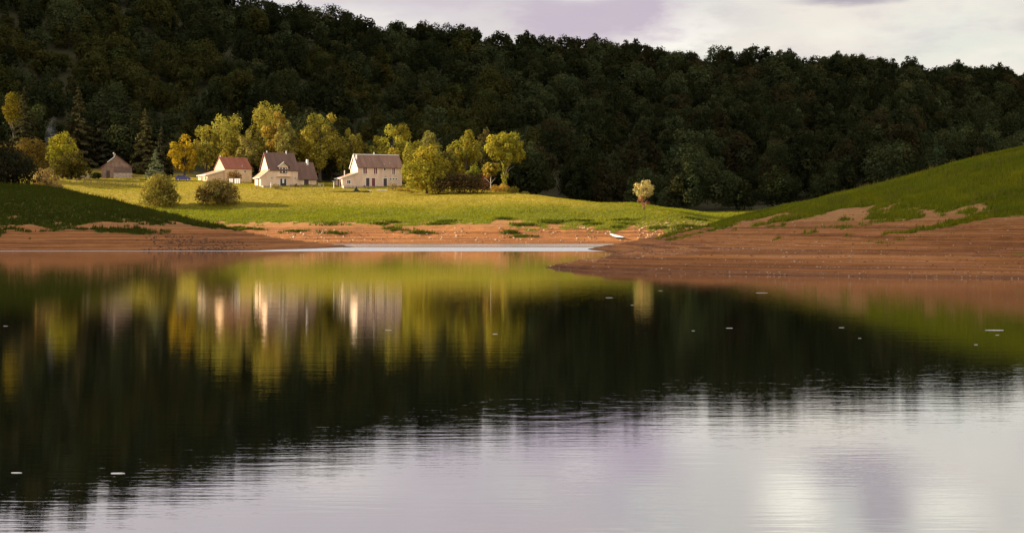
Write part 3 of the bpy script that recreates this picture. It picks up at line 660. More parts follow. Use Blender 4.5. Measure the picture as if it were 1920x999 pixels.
KINDS = (('dark green broadleaf tree in the shaded wood covering the hillside', 'dark green trees of the hillside wood'),
         ('olive-yellow broadleaf tree among darker trees in the hillside wood', 'olive-yellow trees of the hillside wood'),
         ('russet-tinged broadleaf tree among darker trees in the hillside wood', 'russet trees of the hillside wood'))
inside = (pxs > -40) & (pxs < 1960)
toppy = HY - (pz + 12 - EYE) / pts[:, 1] * F
inside &= toppy > -20
order = np.argsort(np.where(inside, pts[:, 1] / scl, 1e9))
single = set(order[:285].tolist())
for i in order[:285]:
    kd, c3 = forest_colour(i)
    o = link('hillside_tree', VARM[vi[i]]); o.location = (pts[i, 0], pts[i, 1], pz[i] - 0.6); o.rotation_euler = (0, 0, rot[i]); o.scale = (scl[i],) * 3; o.color = (*c3, 1)
    tag(o, KINDS[kd][0], 'tree', KINDS[kd][1])
AV, AQ, AC = [], [], []; base = 0
for i in range(len(pts)):
    if i in single: continue
    V, Q, c = VAR[vi[i]][1]; ca, sa = math.cos(rot[i]), math.sin(rot[i]); s = scl[i]
    W2 = np.stack([(V[:, 0] * ca - V[:, 1] * sa) * s + pts[i, 0], (V[:, 0] * sa + V[:, 1] * ca) * s + pts[i, 1], V[:, 2] * s + pz[i] - 0.6], 1)
    AV.append(W2.astype(np.float32)); AQ.append(Q + base); AC.append(c * np.array(forest_colour(i)[1])); base += len(V)
fo = link('forest', np_mesh('forest', np.concatenate(AV), np.concatenate(AQ), np.concatenate(AC), M['leaf']))
tag(fo, 'dense dark wood covering the upper hillside up to the skyline', 'forest', None, 'stuff')
for i, (lab, px, top, wd) in enumerate((
        ('open-crowned tree with sky showing through, largest on the ridge', 1036, 64, 62), ('ragged tree on the ridge left of the notch of sky', 940, 56, 50),
        ('bushy tree breaking the skyline right of the open-crowned tree', 1192, 82, 46), ('dark rounded tree on the ridge below the top left sky', 664, 27, 48), ('dark spiky tree on the ridge near the top of the photo', 552, 3, 44), ('tall tree tuft on the skyline above the valley trees', 800, 50, 40))):
    Yr = float(np.interp(px, [s[0] for s in SKYL], [s[1] for s in SKYL])) + 6
    T('ridge_tree', lab, 'tree', px, top, 100, wd, Yr, (0.052, 0.047, 0.020), seed=400 + i, n=1500, size=1.0, crown_from=0.25, lobes=13, lobe_r=(0.18, 0.28))

# ------------------------------------------------------------------ grass, tufts and stones
def blades(name, label, x, y, z, hgt, wid, colr, per=3, seed=0):
    rng = np.random.default_rng(seed); n = len(x); x, y, z, hgt = (np.repeat(a, per) for a in (x, y, z, hgt)); N = n * per
    bx, by = x + rng.normal(0, 0.07, N), y + rng.normal(0, 0.07, N); a = rng.random(N) * 6.283; h = hgt * rng.uniform(0.6, 1.25, N); wd = wid * rng.uniform(0.7, 1.3, N)
    lx, ly = rng.normal(0.12, 0.22, N) * h, rng.normal(0, 0.22, N) * h
    V = np.stack([np.stack([bx - np.cos(a) * wd, by - np.sin(a) * wd, z - 0.04], 1), np.stack([bx + np.cos(a) * wd, by + np.sin(a) * wd, z - 0.04], 1), np.stack([bx + lx, by + ly, z + h], 1)], 1).reshape(-1, 3)
    cc = np.repeat(np.repeat(colr, per, 0) * rng.uniform(0.75, 1.25, (N, 1)), 3, 0)
    o = link(name, np_mesh(name, V, np.arange(N * 3).reshape(-1, 3), cc, M['blade'])); return tag(o, label, 'grass', None, 'stuff')
def scatter(n, pxr, yr, seed, pw=1.0):
    rng = np.random.default_rng(seed); Y = yr[0] + (yr[1] - yr[0]) * rng.random(n) ** pw; px = rng.uniform(*pxr, n); X = (px - CX) / F * Y; return X, Y, height(X, Y), rng
X, Y, Z, rg = scatter(170000, (1150, 2150), (95, 230), 81)
g = grass_mask(X, Y, Z); kp = (g > rg.random(len(X))) & (Z > 1.5)
t_ = fbm(X * 0.15, Y * 0.15, 9, 3)[kp][:, None]
cgr = np.array([[0.125, 0.155, 0.013]]) * (0.7 + 0.6 * t_) * np.array([[1, 1, 1]]) + np.array([[0.07, 0.04, 0.0]]) * fbm(X * 0.5, Y * 0.3, 29, 3)[kp][:, None] ** 2 * 2
blades('grass', 'lush green grass on the near right slope', X[kp], Y[kp], Z[kp], np.full(kp.sum(), 0.36) * (0.35 + 1.3 * t_[:, 0]) * np.clip(g[kp] + 0.35, 0.4, 1.1), 0.05, cgr, 3, 1)
X, Y, Z, rg = scatter(70000, (-300, 640), (196, 262), 82)
g = grass_mask(X, Y, Z); kp = (g > rg.random(len(X))) & (Z > 1.0)
t_ = fbm(X * 0.15, Y * 0.15, 9, 3)[kp][:, None]
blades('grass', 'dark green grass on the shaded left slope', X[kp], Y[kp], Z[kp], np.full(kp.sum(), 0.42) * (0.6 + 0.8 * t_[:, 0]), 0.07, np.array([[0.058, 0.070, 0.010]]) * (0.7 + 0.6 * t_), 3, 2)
X, Y, Z, rg = scatter(190000, (-100, 1420), (286, 400), 83)
g = grass_mask(X, Y, Z); kp = (g > rg.random(len(X))) & (Z > 1.5)
lu = np.maximum(sstep(Z, 10.5, 6.5), sstep(X, 8, 24) * 0.8)[kp][:, None]; lu = np.clip(lu + (fbm(X * 0.06, Y * 0.06, 12, 3)[kp][:, None] - 0.5) * 1.4, 0, 1)
cgr = np.array([[0.29, 0.245, 0.026]]) * (1 - lu) + np.array([[0.19, 0.20, 0.018]]) * lu
hh_ = 0.10 + 0.38 * lu[:, 0] * fbm(X * 0.2, Y * 0.3, 23, 3)[kp] + 0.10 * rg.random(kp.sum())
blades('grass', 'sunlit golden and green grass on the lawn below the houses', X[kp], Y[kp], Z[kp], hh_, 0.06, cgr, 3, 3)
X, Y, Z, rg = scatter(2600, (1180, 2100), (110, 215), 86); g = grass_mask(X, Y, Z); kp = (g > 0.5) & (fbm(X * 0.2, Y * 0.2, 61, 3) > 0.47)
blades('weeds', 'taller dry weeds standing above the grass of the near right slope', X[kp], Y[kp], Z[kp], np.full(kp.sum(), 0.75), 0.05, np.tile([[0.16, 0.14, 0.03]], (kp.sum(), 1)), 5, 8)
X, Y, Z, rg = scatter(1500, (-60, 420), (205, 245), 87); g = grass_mask(X, Y, Z); kp = (g > 0.5) & (fbm(X * 0.2, Y * 0.2, 62, 3) > 0.47)
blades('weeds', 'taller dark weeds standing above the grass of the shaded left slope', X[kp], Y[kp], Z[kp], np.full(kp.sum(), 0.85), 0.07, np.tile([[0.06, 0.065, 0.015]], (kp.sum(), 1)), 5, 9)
# dark ragged tussocks on the far bank
rg = np.random.default_rng(84); tx, ty = [], []
for _ in range(28):
    px = rg.uniform(430, 1330); Yt = rg.uniform(289, 303); X0 = wx(px, Yt)
    nn_ = rg.integers(30, 150); tx.append(X0 + rg.normal(0, rg.uniform(0.5, 1.8), nn_)); ty.append(Yt + rg.normal(0, 0.35, nn_))
tx, ty = np.concatenate(tx), np.concatenate(ty)
blades('tussocks', 'dark green grass tussocks along the foot of the lawn', tx, ty, height(tx, ty), np.full(len(tx), 0.55), 0.09, np.tile([[0.085, 0.105, 0.014]], (len(tx), 1)), 4, 4)
def stones(name, label, X, Y, Z, size, colr, seed):
    rng = np.random.default_rng(seed); n = len(X)
    base = np.array([(1, 0, 0), (-1, 0, 0), (0, 1, 0), (0, -1, 0), (0, 0, 1), (0, 0, -1)], float)
    tri = np.array([(0, 2, 4), (2, 1, 4), (1, 3, 4), (3, 0, 4), (2, 0, 5), (1, 2, 5), (3, 1, 5), (0, 3, 5)])
    V = base[None] * (size[:, None, None] * rng.uniform(0.6, 1.2, (n, 6, 1))) * np.array([1.2, 1.0, 0.6]) + rng.normal(0, 0.15, (n, 6, 3)) * size[:, None, None]
    V += np.stack([X, Y, Z + size * 0.15], 1)[:, None]
    Q = (tri[None] + (np.arange(n) * 6)[:, None, None]).reshape(-1, 3)
    cc = np.repeat(colr * rng.uniform(0.6, 1.3, (n, 1)), 6, 0)
    me = np_mesh(name, V.reshape(-1, 3), Q, cc, M['stone_tint']); return tag(link(name, me), label, 'stones', None, 'stuff')
def tintmat():
    m, k = newmat('stone_tint'); at = k.add('ShaderNodeAttribute', attribute_name='tint'); n = k.noise(k.add('ShaderNodeTexCoord').outputs['Object'], 8.0, 3)
    b = k.add('ShaderNodeBsdfPrincipled', i_Base_Color=k.mix(n, k.mix(1.0, at.outputs['Color'], (0.7, 0.7, 0.7, 1), 'MULTIPLY'), at.outputs['Color'])); b.inputs['Roughness'].default_value = 0.9
    finish(k, b.outputs[0]); return m
M['stone_tint'] = tintmat()
X, Y, Z, rg = scatter(9000, (1020, 2000), (83, 170), 91, 1.4); kp = (Z > 0.02) & (grass_mask(X, Y, Z) < 0.4)
stones('stones', 'pale and brown pebbles scattered over the near right bank', X[kp], Y[kp], Z[kp], 0.018 + 0.075 * rg.random(kp.sum()) ** 4, np.where(rg.random((kp.sum(), 1)) < 0.35, [[0.55, 0.45, 0.33]], [[0.20, 0.09, 0.045]]), 5)
X, Y, Z, rg = scatter(3200, (100, 520), (191, 208), 92); kp = (Z > 0.02) & (np.abs(X / Y * F + CX - 370) < 120 * (0.4 + 0.6 * rg.random(len(X))))
stones('stones', 'dark rubble strewn over the foot of the left shore', X[kp], Y[kp], Z[kp], 0.05 + 0.15 * rg.random(kp.sum()) ** 2, np.tile([[0.10, 0.055, 0.035]], (kp.sum(), 1)), 6)
X, Y, Z, rg = scatter(1500, (430, 1330), (285, 296), 93); kp = Z > 0.05
stones('stones', 'light stones dotted along the far red bank', X[kp], Y[kp], Z[kp], 0.05 + 0.22 * rg.random(kp.sum()) ** 3, np.where(rg.random((kp.sum(), 1)) < 0.5, [[0.6, 0.5, 0.36]], [[0.20, 0.10, 0.05]]), 7)
X, Y, Z, rg = scatter(900, (1195, 1330), (287, 299), 94); kp = Z > 0.05
stones('stones', 'heap of broken orange stones right of the white boat', X[kp], Y[kp], Z[kp], 0.06 + 0.26 * rg.random(kp.sum()) ** 3, np.tile([[0.50, 0.30, 0.16]], (kp.sum(), 1)), 8)

# ------------------------------------------------------------------ houses
def window(p, u0, u1, z0, z1, frame='white', fill='glass', y=0.0, name='window', fw=0.14, mull=1, sill=True):
    """opening on the front wall at local y: pane set back in a raised surround"""
    pane = MB().box(u0, u1, y - 0.012, y + 0.05, z0, z1).build(name, M[fill], p)
    f = MB(); f.box(u0 - fw, u0, y - 0.06, y + 0.05, z0, z1 + fw); f.box(u1, u1 + fw, y - 0.06, y + 0.05, z0, z1 + fw); f.box(u0, u1, y - 0.06, y + 0.05, z1, z1 + fw)
    f.build('frame', M[frame], pane)
    if sill: MB().box(u0 - fw - 0.05, u1 + fw + 0.05, y - 0.12, y + 0.05, z0 - 0.12, z0 - 0.002).build('sill', M[frame], pane)
    if mull:
        g_ = MB()
        for i in range(1, mull + 1):
            c = u0 + (u1 - u0) * i / (mull + 1); g_.box(c - 0.05, c + 0.05, y - 0.035, y + 0.04, z0, z1)
        g_.build('mullion', M[frame], pane)
    return pane
def door(p, u0, u1, z1, fill, frame='white', y=0.0, label=None, fw=0.14):
    d = MB().box(u0, u1, y - 0.02, y + 0.05, 0.02, z1).build('door', M[fill], p)
    f = MB(); f.box(u0 - fw, u0, y - 0.07, y + 0.05, 0.0, z1 + fw); f.box(u1, u1 + fw, y - 0.07, y + 0.05, 0.0, z1 + fw); f.box(u0, u1, y - 0.07, y + 0.05, z1, z1 + fw)
    f.build('frame', M[frame], d)
    MB().box(u1 - 0.16, u1 - 0.10, y - 0.07, y - 0.02, 1.0, 1.1).build('handle', M['wire'], d)
    if label: d['label'] = label
    return d
def gable_body(mb, L, D, ze, zr, x0=0.0, y0=0.0):
    mb.prism([(y0, -2.0), (y0 + D, -2.0), (y0 + D, ze), (y0 + D / 2, zr), (y0, ze)], x0, x0 + L, 'x'); return mb
def gable_roof(L, D, ze, zr, ov=0.35, ovx=0.25, th=0.16, x0=0.0, y0=0.0):
    s = (zr - ze) / (D / 2); m = MB()
    prof = [(y0 - ov, ze - ov * s + 0.02), (y0 + D / 2, zr + 0.02), (y0 + D + ov, ze - ov * s + 0.02), (y0 + D + ov, ze - ov * s + th + 0.06), (y0 + D / 2, zr + th + 0.08), (y0 - ov, ze - ov * s + th + 0.06)]
    m.prism(prof, x0 - ovx, x0 + L + ovx, 'x'); return m
def verge(L, D, ze, zr, ov, x):
    """white edge board along the gable"""
    s = (zr - ze) / (D / 2); m = MB()
    m.prism([(-ov, ze - ov * s - 0.14), (D / 2, zr - 0.14), (D + ov, ze - ov * s - 0.14), (D + ov, ze - ov * s + 0.20), (D / 2, zr + 0.22), (-ov, ze - ov * s + 0.20)], x - 0.06, x - 0.003, 'x'); return m
def lean_to(p, Lw, y0, y1, zh, zl, wall, roof, ovl=0.35, ovf=0.35):
    MB().prism([(-Lw, -2.0), (-0.003, -2.0), (-0.003, zh), (-Lw, zl)], y0, y1, 'y').build('lean_to_wall', M[wall], p)
    s = (zh - zl) / Lw; th = 0.18
    rf = MB().prism([(-Lw - ovl, zl - ovl * s + 0.01), (-0.004, zh + 0.01), (-0.004, zh + th), (-Lw - ovl, zl - ovl * s + th)], y0 - ovf, y1 + 0.1, 'y').build('lean_to_roof', M[roof], p)
    f = MB(); f.prism([(-Lw - ovl, zl - ovl * s - 0.06), (-0.004, zh - 0.06), (-0.004, zh + th + 0.02), (-Lw - ovl, zl - ovl * s + th + 0.02)], y0 - ovf - 0.05, y0 - ovf - 0.003, 'y')
    f.box(-Lw - ovl - 0.10, -Lw - ovl - 0.003, y0 - ovf - 0.05, y1 + 0.1, zl - ovl * s - 0.02, zl - ovl * s + th + 0.04)
    f.build('fascia', M['white'], rf)
    return rf
def pipe(p, x, y, z0, z1, r=0.14, name='flue', m='steel'): return MB().tube([(x, y, z0), (x, y, z1 - 0.1), (x, y, z1)], [r, r, r * 1.3], 8).build(name, M[m], p)
def house_at(name, label, px, py, Y, t):
    h = empty(name, (wx(px, Y), Y, wz(py, Y)), t); tag(h, label, 'house'); return h

# white long house (right)
h = house_at('long_house', 'long two-storey white house with brown roof and red shutters, rightmost of the houses', 671, 349.2, 365, R(23))
L, D, ze, zr = 12.4, 7.0, 5.2, 8.45
gable_body(MB(), L, D, ze, zr).build('wall', M['plaster'], h)
rf = gable_roof(L, D, ze, zr).build('roof', M['roof_brown'], h)
MB().box(-0.25, L + 0.25, D / 2 - 0.16, D / 2 + 0.16, zr + 0.16, zr + 0.36).build('ridge_cap', M['white'], rf)
verge(L, D, ze, zr, 0.35, -0.25).build('verge_board', M['white'], rf)
MB().box(0.10, 0.38, 1.9, 2.3, 6.4, 8.5).build('chimney', M['white'], rf)
pipe(rf, 5.6, D / 2, zr + 0.2, zr + 0.95); pipe(rf, 7.5, 0.6, 5.6, 6.1, 0.12); pipe(rf, 9.2, 1.0, 6.0, 6.5, 0.12)
def uu(px): return (px - 671) / 81 * 12.0
def zz(py): return (349.2 - py) / 7.01
for a, b in ((681, 688), (701, 707.3), (736, 741.3)): window(h, uu(a), uu(b), zz(325.8), zz(313.4), fill='red_wood', mull=1).children
window(h, uu(720), uu(723.2), zz(319), zz(315), mull=0)
door(h, uu(686.2), uu(692.8), zz(333.6), 'dark_wood'); door(h, uu(697), uu(703.6), zz(333.6), 'red_wood', label='red door, middle of the three'); door(h, uu(719.2), uu(725.8), zz(333.8), 'dark_wood')
for a in (731.4, 736.8, 742.2): window(h, uu(a), uu(a + 3), zz(335.6), zz(333.4), mull=0, fw=0.1)
MB().box(uu(722.2), uu(722.8), -0.15, -0.003, zz(332), zz(330)).build('wall_lamp', M['wire'], h)
w_ = MB().prism([(2.25 + 0.28 * math.cos(a * 0.7854), 5.5 + 0.34 * math.sin(a * 0.7854)) for a in range(8)], -0.03, 0.02, 'x').build('round_window', M['glass'], h)
lean_to(h, 4.3, 0.02, 6.4, 3.6, 2.15, 'plaster', 'roof_orange')
window(h, uu(651), uu(657), zz(344.3), zz(338.4), y=0.02, mull=1)
for yy_ in (1.2, 3.2): MB().box(-4.33, -4.28, yy_, yy_ + 0.9, 0.1, 1.85).build('side_door', M['red_wood' if yy_ < 2 else 'dark_wood'], h)
pipe(h, -3.0, 2.4, 2.4, 4.3, 0.11)
MB().box(-4.5, 12.6, -2.2, -0.002, -2.0, -0.02).build('terrace', M['stone'], h)

# steep-roofed house (middle)
h = house_at('steep_roofed_house', 'cream house with steep brown roof, gabled dormer and low right wing, middle of the houses', 504.6, 348.8, 365, R(29))
L, D, ze, zr = 8.1, 7.2, 4.45, 8.95
def uu(px): return (px - 504.6) / 53.2 * 8.0
def zz(py): return (348.8 - py) / 7.01
gable_body(MB(), L, D, ze, zr).build('wall', M['cream_plaster'], h)
rf = gable_roof(L, D, ze, zr, 0.3).build('roof', M['roof_dark'], h)
verge(L, D, ze, zr, 0.3, -0.25).build('verge_board', M['red_wood'], rf)
pipe(rf, 0.6, D / 2, zr, zr + 0.7); pipe(rf, 6.0, D / 2 - 0.2, zr - 0.2, zr + 0.8, 0.16)
dm = MB().prism([(2.77, 4.2), (5.3, 4.2), (5.3, 5.35), (4.03, 6.3), (2.77, 5.35)], -0.03, 2.3, 'y').build('dormer', M['cream_plaster'], h)
MB().prism([(2.3, 5.05), (4.03, 6.36), (5.77, 5.05), (5.77, 5.25), (4.03, 6.58), (2.3, 5.25)], -0.35, 2.5, 'y').build('dormer_roof', M['roof_dark'], dm)
MB().prism([(2.26, 5.02), (4.03, 6.34), (4.03, 6.66), (2.26, 5.30)], -0.42, -0.353, 'y').build('fascia', M['white'], dm)  # white strip on the left slope alone, painting its sunlit look
window(h, uu(525.8), uu(537.2), zz(323.3), zz(314.3), frame='dark_wood', y=-0.03, mull=2, fw=0.08)
MB().box(uu(528), uu(530), -0.075, -0.068, zz(323), zz(314.6)).build('curtain', M['sheet'], h); MB().box(uu(534.4), uu(536.2), -0.075, -0.068, zz(323), zz(314.6)).build('curtain', M['sheet'], h)
MB().box(uu(518), uu(545), -0.75, -0.003, 2.55, 2.72).build('awning', M['cream_plaster'], h, 0.02)
d = door(h, uu(525.2), uu(536.4), 1.98, 'glass', frame='white', fw=0.12); d['label'] = 'glazed double door with dark side shutters'
for a, b in ((525.2, 527.6), (533.6, 536.4)): MB().box(uu(a), uu(b), -0.10, -0.022, 0.02, 1.96).build('shutter', M['dark_wood'], d)
MB().box(uu(529), uu(532.4), -0.035, -0.023, 0.8, 1.94).build('curtain', M['sheet'], d)
for a in (509.6, 553.4): MB().box(uu(a) - 0.08, uu(a) + 0.08, -0.18, -0.003, 2.05, 2.35).build('wall_lamp', M['wire'], h)
# low wing
Lw2, Dw, zew, zrw = 5.3, 6.6, 2.3, 6.55
gable_body(MB(), Lw2, Dw, zew, zrw, L + 0.004, 0.03).build('wing_wall', M['cream_plaster'], h)
wr = gable_roof(Lw2 - 0.3, Dw, zew, zrw, 0.4, 0.30, x0=L + 0.304, y0=0.03).build('wing_roof', M['roof_dark'], h)
MB().box(11.6, 12.1, 2.7, 3.2, 6.0, 7.5).build('chimney', M['white'], wr)
door(h, uu(569.8), uu(579), 1.92, 'dark_wood', y=0.03)
lean_to(h, 2.3, 0.02, 5.0, 4.3, 2.45, 'cream_plaster', 'roof_orange', ovl=0.45)
MB().box(-2.33, -2.28, 1.6, 2.4, 0.1, 1.9).build('side_window', M['glass'], h)
MB().box(-2.5, 13.4, -2.6, -0.002, -2.0, -0.03).build('terrace', M['stone'], h)

# red-roofed house (left)
h = house_at('red_roofed_house', 'small ochre house with bright red tiled roof behind the brownish bush', 421, 341.5, 385, R(36))
L, D, ze, zr = 8.3, 7.0, 3.85, 6.9
def uu(px): return (px - 421) / 50 * 8.2
gable_body(MB(), L, D, ze, zr).build('wall', M['ochre_plaster'], h)
rf = gable_roof(L, D, ze, zr, 0.15, 0.15).build('roof', M['roof_red'], h)
MB().box(-0.15, L + 0.15, D / 2 - 0.15, D / 2 + 0.15, zr + 0.16, zr + 0.34).build('ridge_cap', M['roof_orange'], rf)
pipe(rf, 0.3, D / 2, zr + 0.1, zr + 0.8); pipe(rf, 5.6, 0.6, 4.3, 4.9, 0.12)
window(h, 6.0, 6.5, 2.9, 3.4, mull=0, fw=0.08)
lean_to(h, 5.0, 0.3, 6.8, 3.3, 1.85, 'ochre_plaster', 'roof_orange')
for yy_ in (1.0, 3.6): MB().box(-5.03, -4.98, yy_, yy_ + 1.0, 0.5, 1.4).build('side_window', M['dark_wood'], h)

# stone barn
h = house_at('stone_barn', 'dim brown stone barn with gable front and dark doorway at the edge of the wood', 190.3, 335, 400, R(16))
W_ = 8.6
MB().prism([(0, -2), (W_, -2), (W_, 3.45), (4.25, 6.7), (0, 3.3)], 0, 11, 'y').build('wall', M['barn_wall'], h)
rf = MB().prism([(-0.45, 3.0), (4.25, 6.74), (W_ + 0.35, 3.24), (W_ + 0.35, 3.42), (4.25, 6.96), (-0.45, 3.2)], -0.3, 11.3, 'y').build('roof', M['roof_dark'], h)
MB().prism([(1.6, 4.66), (3.75, 6.36), (3.75, 6.62), (1.6, 4.92)], -0.37, -0.303, 'y').build('verge_board', M['white'], rf)  # white strip painting the sunlit edge of the left roof slope
MB().box(3.4, 4.0, 0.6, 1.2, 6.0, 7.4).build('chimney', M['stone'], rf); pipe(rf, 3.4, 0.9, 7.4, 7.75, 0.16, 'chimney_pot', 'white')
MB().box(1.35, 2.35, -0.03, 0.05, 0.0, 2.35).build('door', M['dark_wood'], h)
MB().box(3.4, W_ - 0.05, -0.05, 0.05, 1.75, 3.4).build('timber_band', M['barn_band'], h)
MB().box(3.4, W_ + 0.05, -0.12, 0.05, -1.0, 1.70).build('low_wall', M['stone'], h)
# ruined wall and hedge left of the barn
Yr = 398; g = hz(wx(150, Yr), Yr)
rw = MB(); o_ = wx(141, Yr); ws = [(0, 1.5), (0.8, 1.95), (1.5, 1.75), (2.0, 1.1), (2.7, 0.95), (3.5, 1.25), (4.4, 1.35)]
rw.prism([(0, -1.0), (4.4, -1.0)] + ws[::-1], -0.25, 0.25, 'y'); r_ = rw.build('ruined_wall', M['stone'], None, 0.04); r_.location = (o_, Yr, g); tag(r_, 'broken low wall of pale stone left of the barn', 'wall')
V_, Q_, c_ = crown_arrays(95, 4.0, 2.1, 1500, 0.32, 30, shape='round', lobe_r=(0.3, 0.42), depth=2.2)
hd = link('hedge', np_mesh('hedge', V_, Q_, c_, M['leaf'])); hd.location = (wx(181, 398), 397.5, hz(wx(181, 398), 397.5) - 0.1); hd.color = (0.03, 0.032, 0.014, 1); tag(hd, 'dark clipped hedge block between ruined wall and barn', 'hedge')

# ------------------------------------------------------------------ things about the houses
def gl(px, Y): return Vector((wx(px, Y), Y, hz(wx(px, Y), Y)))
def fence(label, pxs_, Ys_, hgt=1.05, mat='post_wood'):
    p0 = gl(pxs_[0], Ys_[0]); f = empty('wire_fence', p0); tag(f, label, 'fence')
    tops = []
    for px, Yf in zip(pxs_, Ys_):
        q = gl(px, Yf) - p0; MB().tube([q + Vector((0, 0, -0.4)), q + Vector((0, 0, hgt))], [0.09, 0.08], 6).build('post', M[mat], f); tops.append(q)
    for hh in (0.35, 0.65, 0.95): MB().tube([q + Vector((0, 0, hh)) for q in tops], [0.012] * len(tops), 4).build('wire', M['wire'], f)
px_ = np.linspace(481, 606, 7); fence('thin wire fence on posts in front of the steep-roofed house', px_, np.linspace(356.5, 356.5, 7))
px_ = np.linspace(118, 262, 12); fence('faint low wire fence on the golden lawn below the barn', px_, np.linspace(372, 368, 12), 0.9)
# clothes line
p0 = gl(428, 372); cl = empty('clothes_line', p0); tag(cl, 'clothes line on two posts before the red-roofed house', 'clothes line')
q1 = Vector((0, 0, 0)); q2 = gl(451, 371) - p0
for q in (q1, q2): MB().tube([q + Vector((0, 0, -0.3)), q + Vector((0, 0, 1.75))], [0.05, 0.045], 6).build('post', M['post_wood'], cl)
MB().tube([q1 + Vector((0, 0, 1.7)), (q1 + q2) / 2 + Vector((0, 0, 1.62)), q2 + Vector((0, 0, 1.7))], [0.012] * 3, 4).build('line', M['wire'], cl)
def sheet(label, a, b, drop):
    n_, m_ = 14, 6; V = []; 
    for j in range(m_ + 1):
        for i in range(n_ + 1):
            t = a + (b - a) * i / n_; q = q1.lerp(q2, t); z = 1.66 - drop * j / m_ * (1 + 0.05 * math.sin(i)); V.append((q.x, q.y - 0.02 + 0.07 * math.sin(i * 1.3) * j / m_, q.z + z))
    Fc = [(j * (n_ + 1) + i, j * (n_ + 1) + i + 1, (j + 1) * (n_ + 1) + i + 1, (j + 1) * (n_ + 1) + i) for j in range(m_) for i in range(n_)]
    me = bpy.data.meshes.new('hanging_sheet'); me.from_pydata(V, [], Fc); me.materials.append(M['sheet']); o = link('hanging_sheet', me); o.location = p0; tag(o, label, 'laundry', 'laundry on the line')
    o.modifiers.new('thick', 'SOLIDIFY').thickness = 0.012
sheet('shorter white sheet hanging at the left of the clothes line', 0.06, 0.40, 1.05); sheet('longer white sheet hanging at the right of the clothes line', 0.48, 0.97, 1.3)
# parked car
c0 = gl(343, 384); car = empty('parked_car', c0, R(14)); tag(car, 'dark blue car parked under the golden-yellow tree', 'car')
MB().prism([(-2.1, 0.35), (2.1, 0.35), (2.15, 0.75), (1.95, 0.98), (1.0, 1.05), (0.45, 1.52), (-1.35, 1.55), (-2.0, 1.05), (-2.15, 0.75)], -0.85, 0.85, 'y').build('body', M['car_paint'], car, 0.06)
for s in (-1, 1):
    MB().prism([(-1.75, 1.06), (0.75, 1.06), (0.35, 1.44), (-1.25, 1.46)], s * 0.862, s * 0.852, 'y').build('window', M['glass'], car)
    for xx in (-1.3, 1.3):
        wh = MB().tube([(xx, s * 0.68, 0.33), (xx, s * 0.87, 0.33)], [0.33, 0.33], 14).build('wheel', M['rubber'], car); MB().tube([(xx, s * 0.871, 0.33), (xx, s * 0.885, 0.33)], [0.19, 0.19], 12).build('rim', M['steel'], wh)
    MB().box(2.08, 2.17, s * 0.62 - 0.16, s * 0.62 + 0.16, 0.66, 0.82).build('headlight', M['steel'], car)
MB().prism([(0.52, 1.51), (1.02, 1.07), (1.05, 1.09), (0.55, 1.53)], -0.72, 0.72, 'y').build('windscreen', M['glass'], car)
# garden furniture, posts, sign boards
def table(label, px, Y, mat, s=1.0, rz=0.0, name='garden_table'):
    t = empty(name, gl(px, Y), rz); tag(t, label, 'table'); MB().box(-0.75 * s, 0.75 * s, -0.45, 0.45, 0.70, 0.76).build('tabletop', M[mat], t)
    for a in (-0.65 * s, 0.65 * s):
        for b in (-0.36, 0.36): MB().box(a - 0.04, a + 0.04, b - 0.04, b + 0.04, -0.1, 0.698).build('leg', M[mat], t)
def chair(label, px, Y, mat, rz, group=None):
    t = empty('garden_chair', gl(px, Y), rz); tag(t, label, 'chair', group); MB().box(-0.24, 0.24, -0.24, 0.24, 0.42, 0.46).build('seat', M[mat], t); MB().box(-0.24, 0.24, 0.20, 0.24, 0.462, 0.95).build('backrest', M[mat], t)
    for a in (-0.21, 0.21):
        for b in (-0.21, 0.18): MB().box(a - 0.025, a + 0.025, b - 0.025, b + 0.025, -0.1, 0.418).build('leg', M[mat], t)
table('dark garden table on the terrace right of the glazed double door', 549, 362, 'dark_wood', 1.0, R(25))
chair('dark garden chair right of the dark garden table', 557, 362.5, 'dark_wood', R(60)); chair('dark garden chair under the glazed door, left of it', 521, 360.5, 'dark_wood', R(-40)); chair('dark garden chair between white stand and glazed door', 513.5, 360.5, 'dark_wood', R(30))
table('white garden table between the two pale houses', 603.5, 364, 'white', 0.7, R(10)); chair('white garden chair left of the white garden table', 599.5, 364, 'white', R(80)); chair('wooden garden chair right of the white garden table', 609, 364.5, 'post_wood', R(-60))
def stand(label, px, Y, hgt, wtop, name='bird_table', mat='white'):
    t = empty(name, gl(px, Y)); tag(t, label, 'bird table' if name == 'bird_table' else 'stand'); MB().tube([(0, 0, -0.3), (0, 0, hgt - 0.1)], [0.12, 0.10], 8).build('post', M[mat], t); MB().box(-wtop / 2, wtop / 2, -0.3, 0.3, hgt - 0.098, hgt).build('top', M['white'], t)
    return t
stand('white-topped stand left of the lean-to of the white long house', 626, 361, 1.9, 0.85)
stand('slim white stand against the facade left of the glazed door', 508, 361, 1.45, 0.35, 'slim_stand')
chair('garden chair beside the left door of the white long house', 683, 361, 'wire', R(200)); table('grey garden table by the left door of the white long house', 688, 360.8, 'post_wood', 0.6, 0.2)
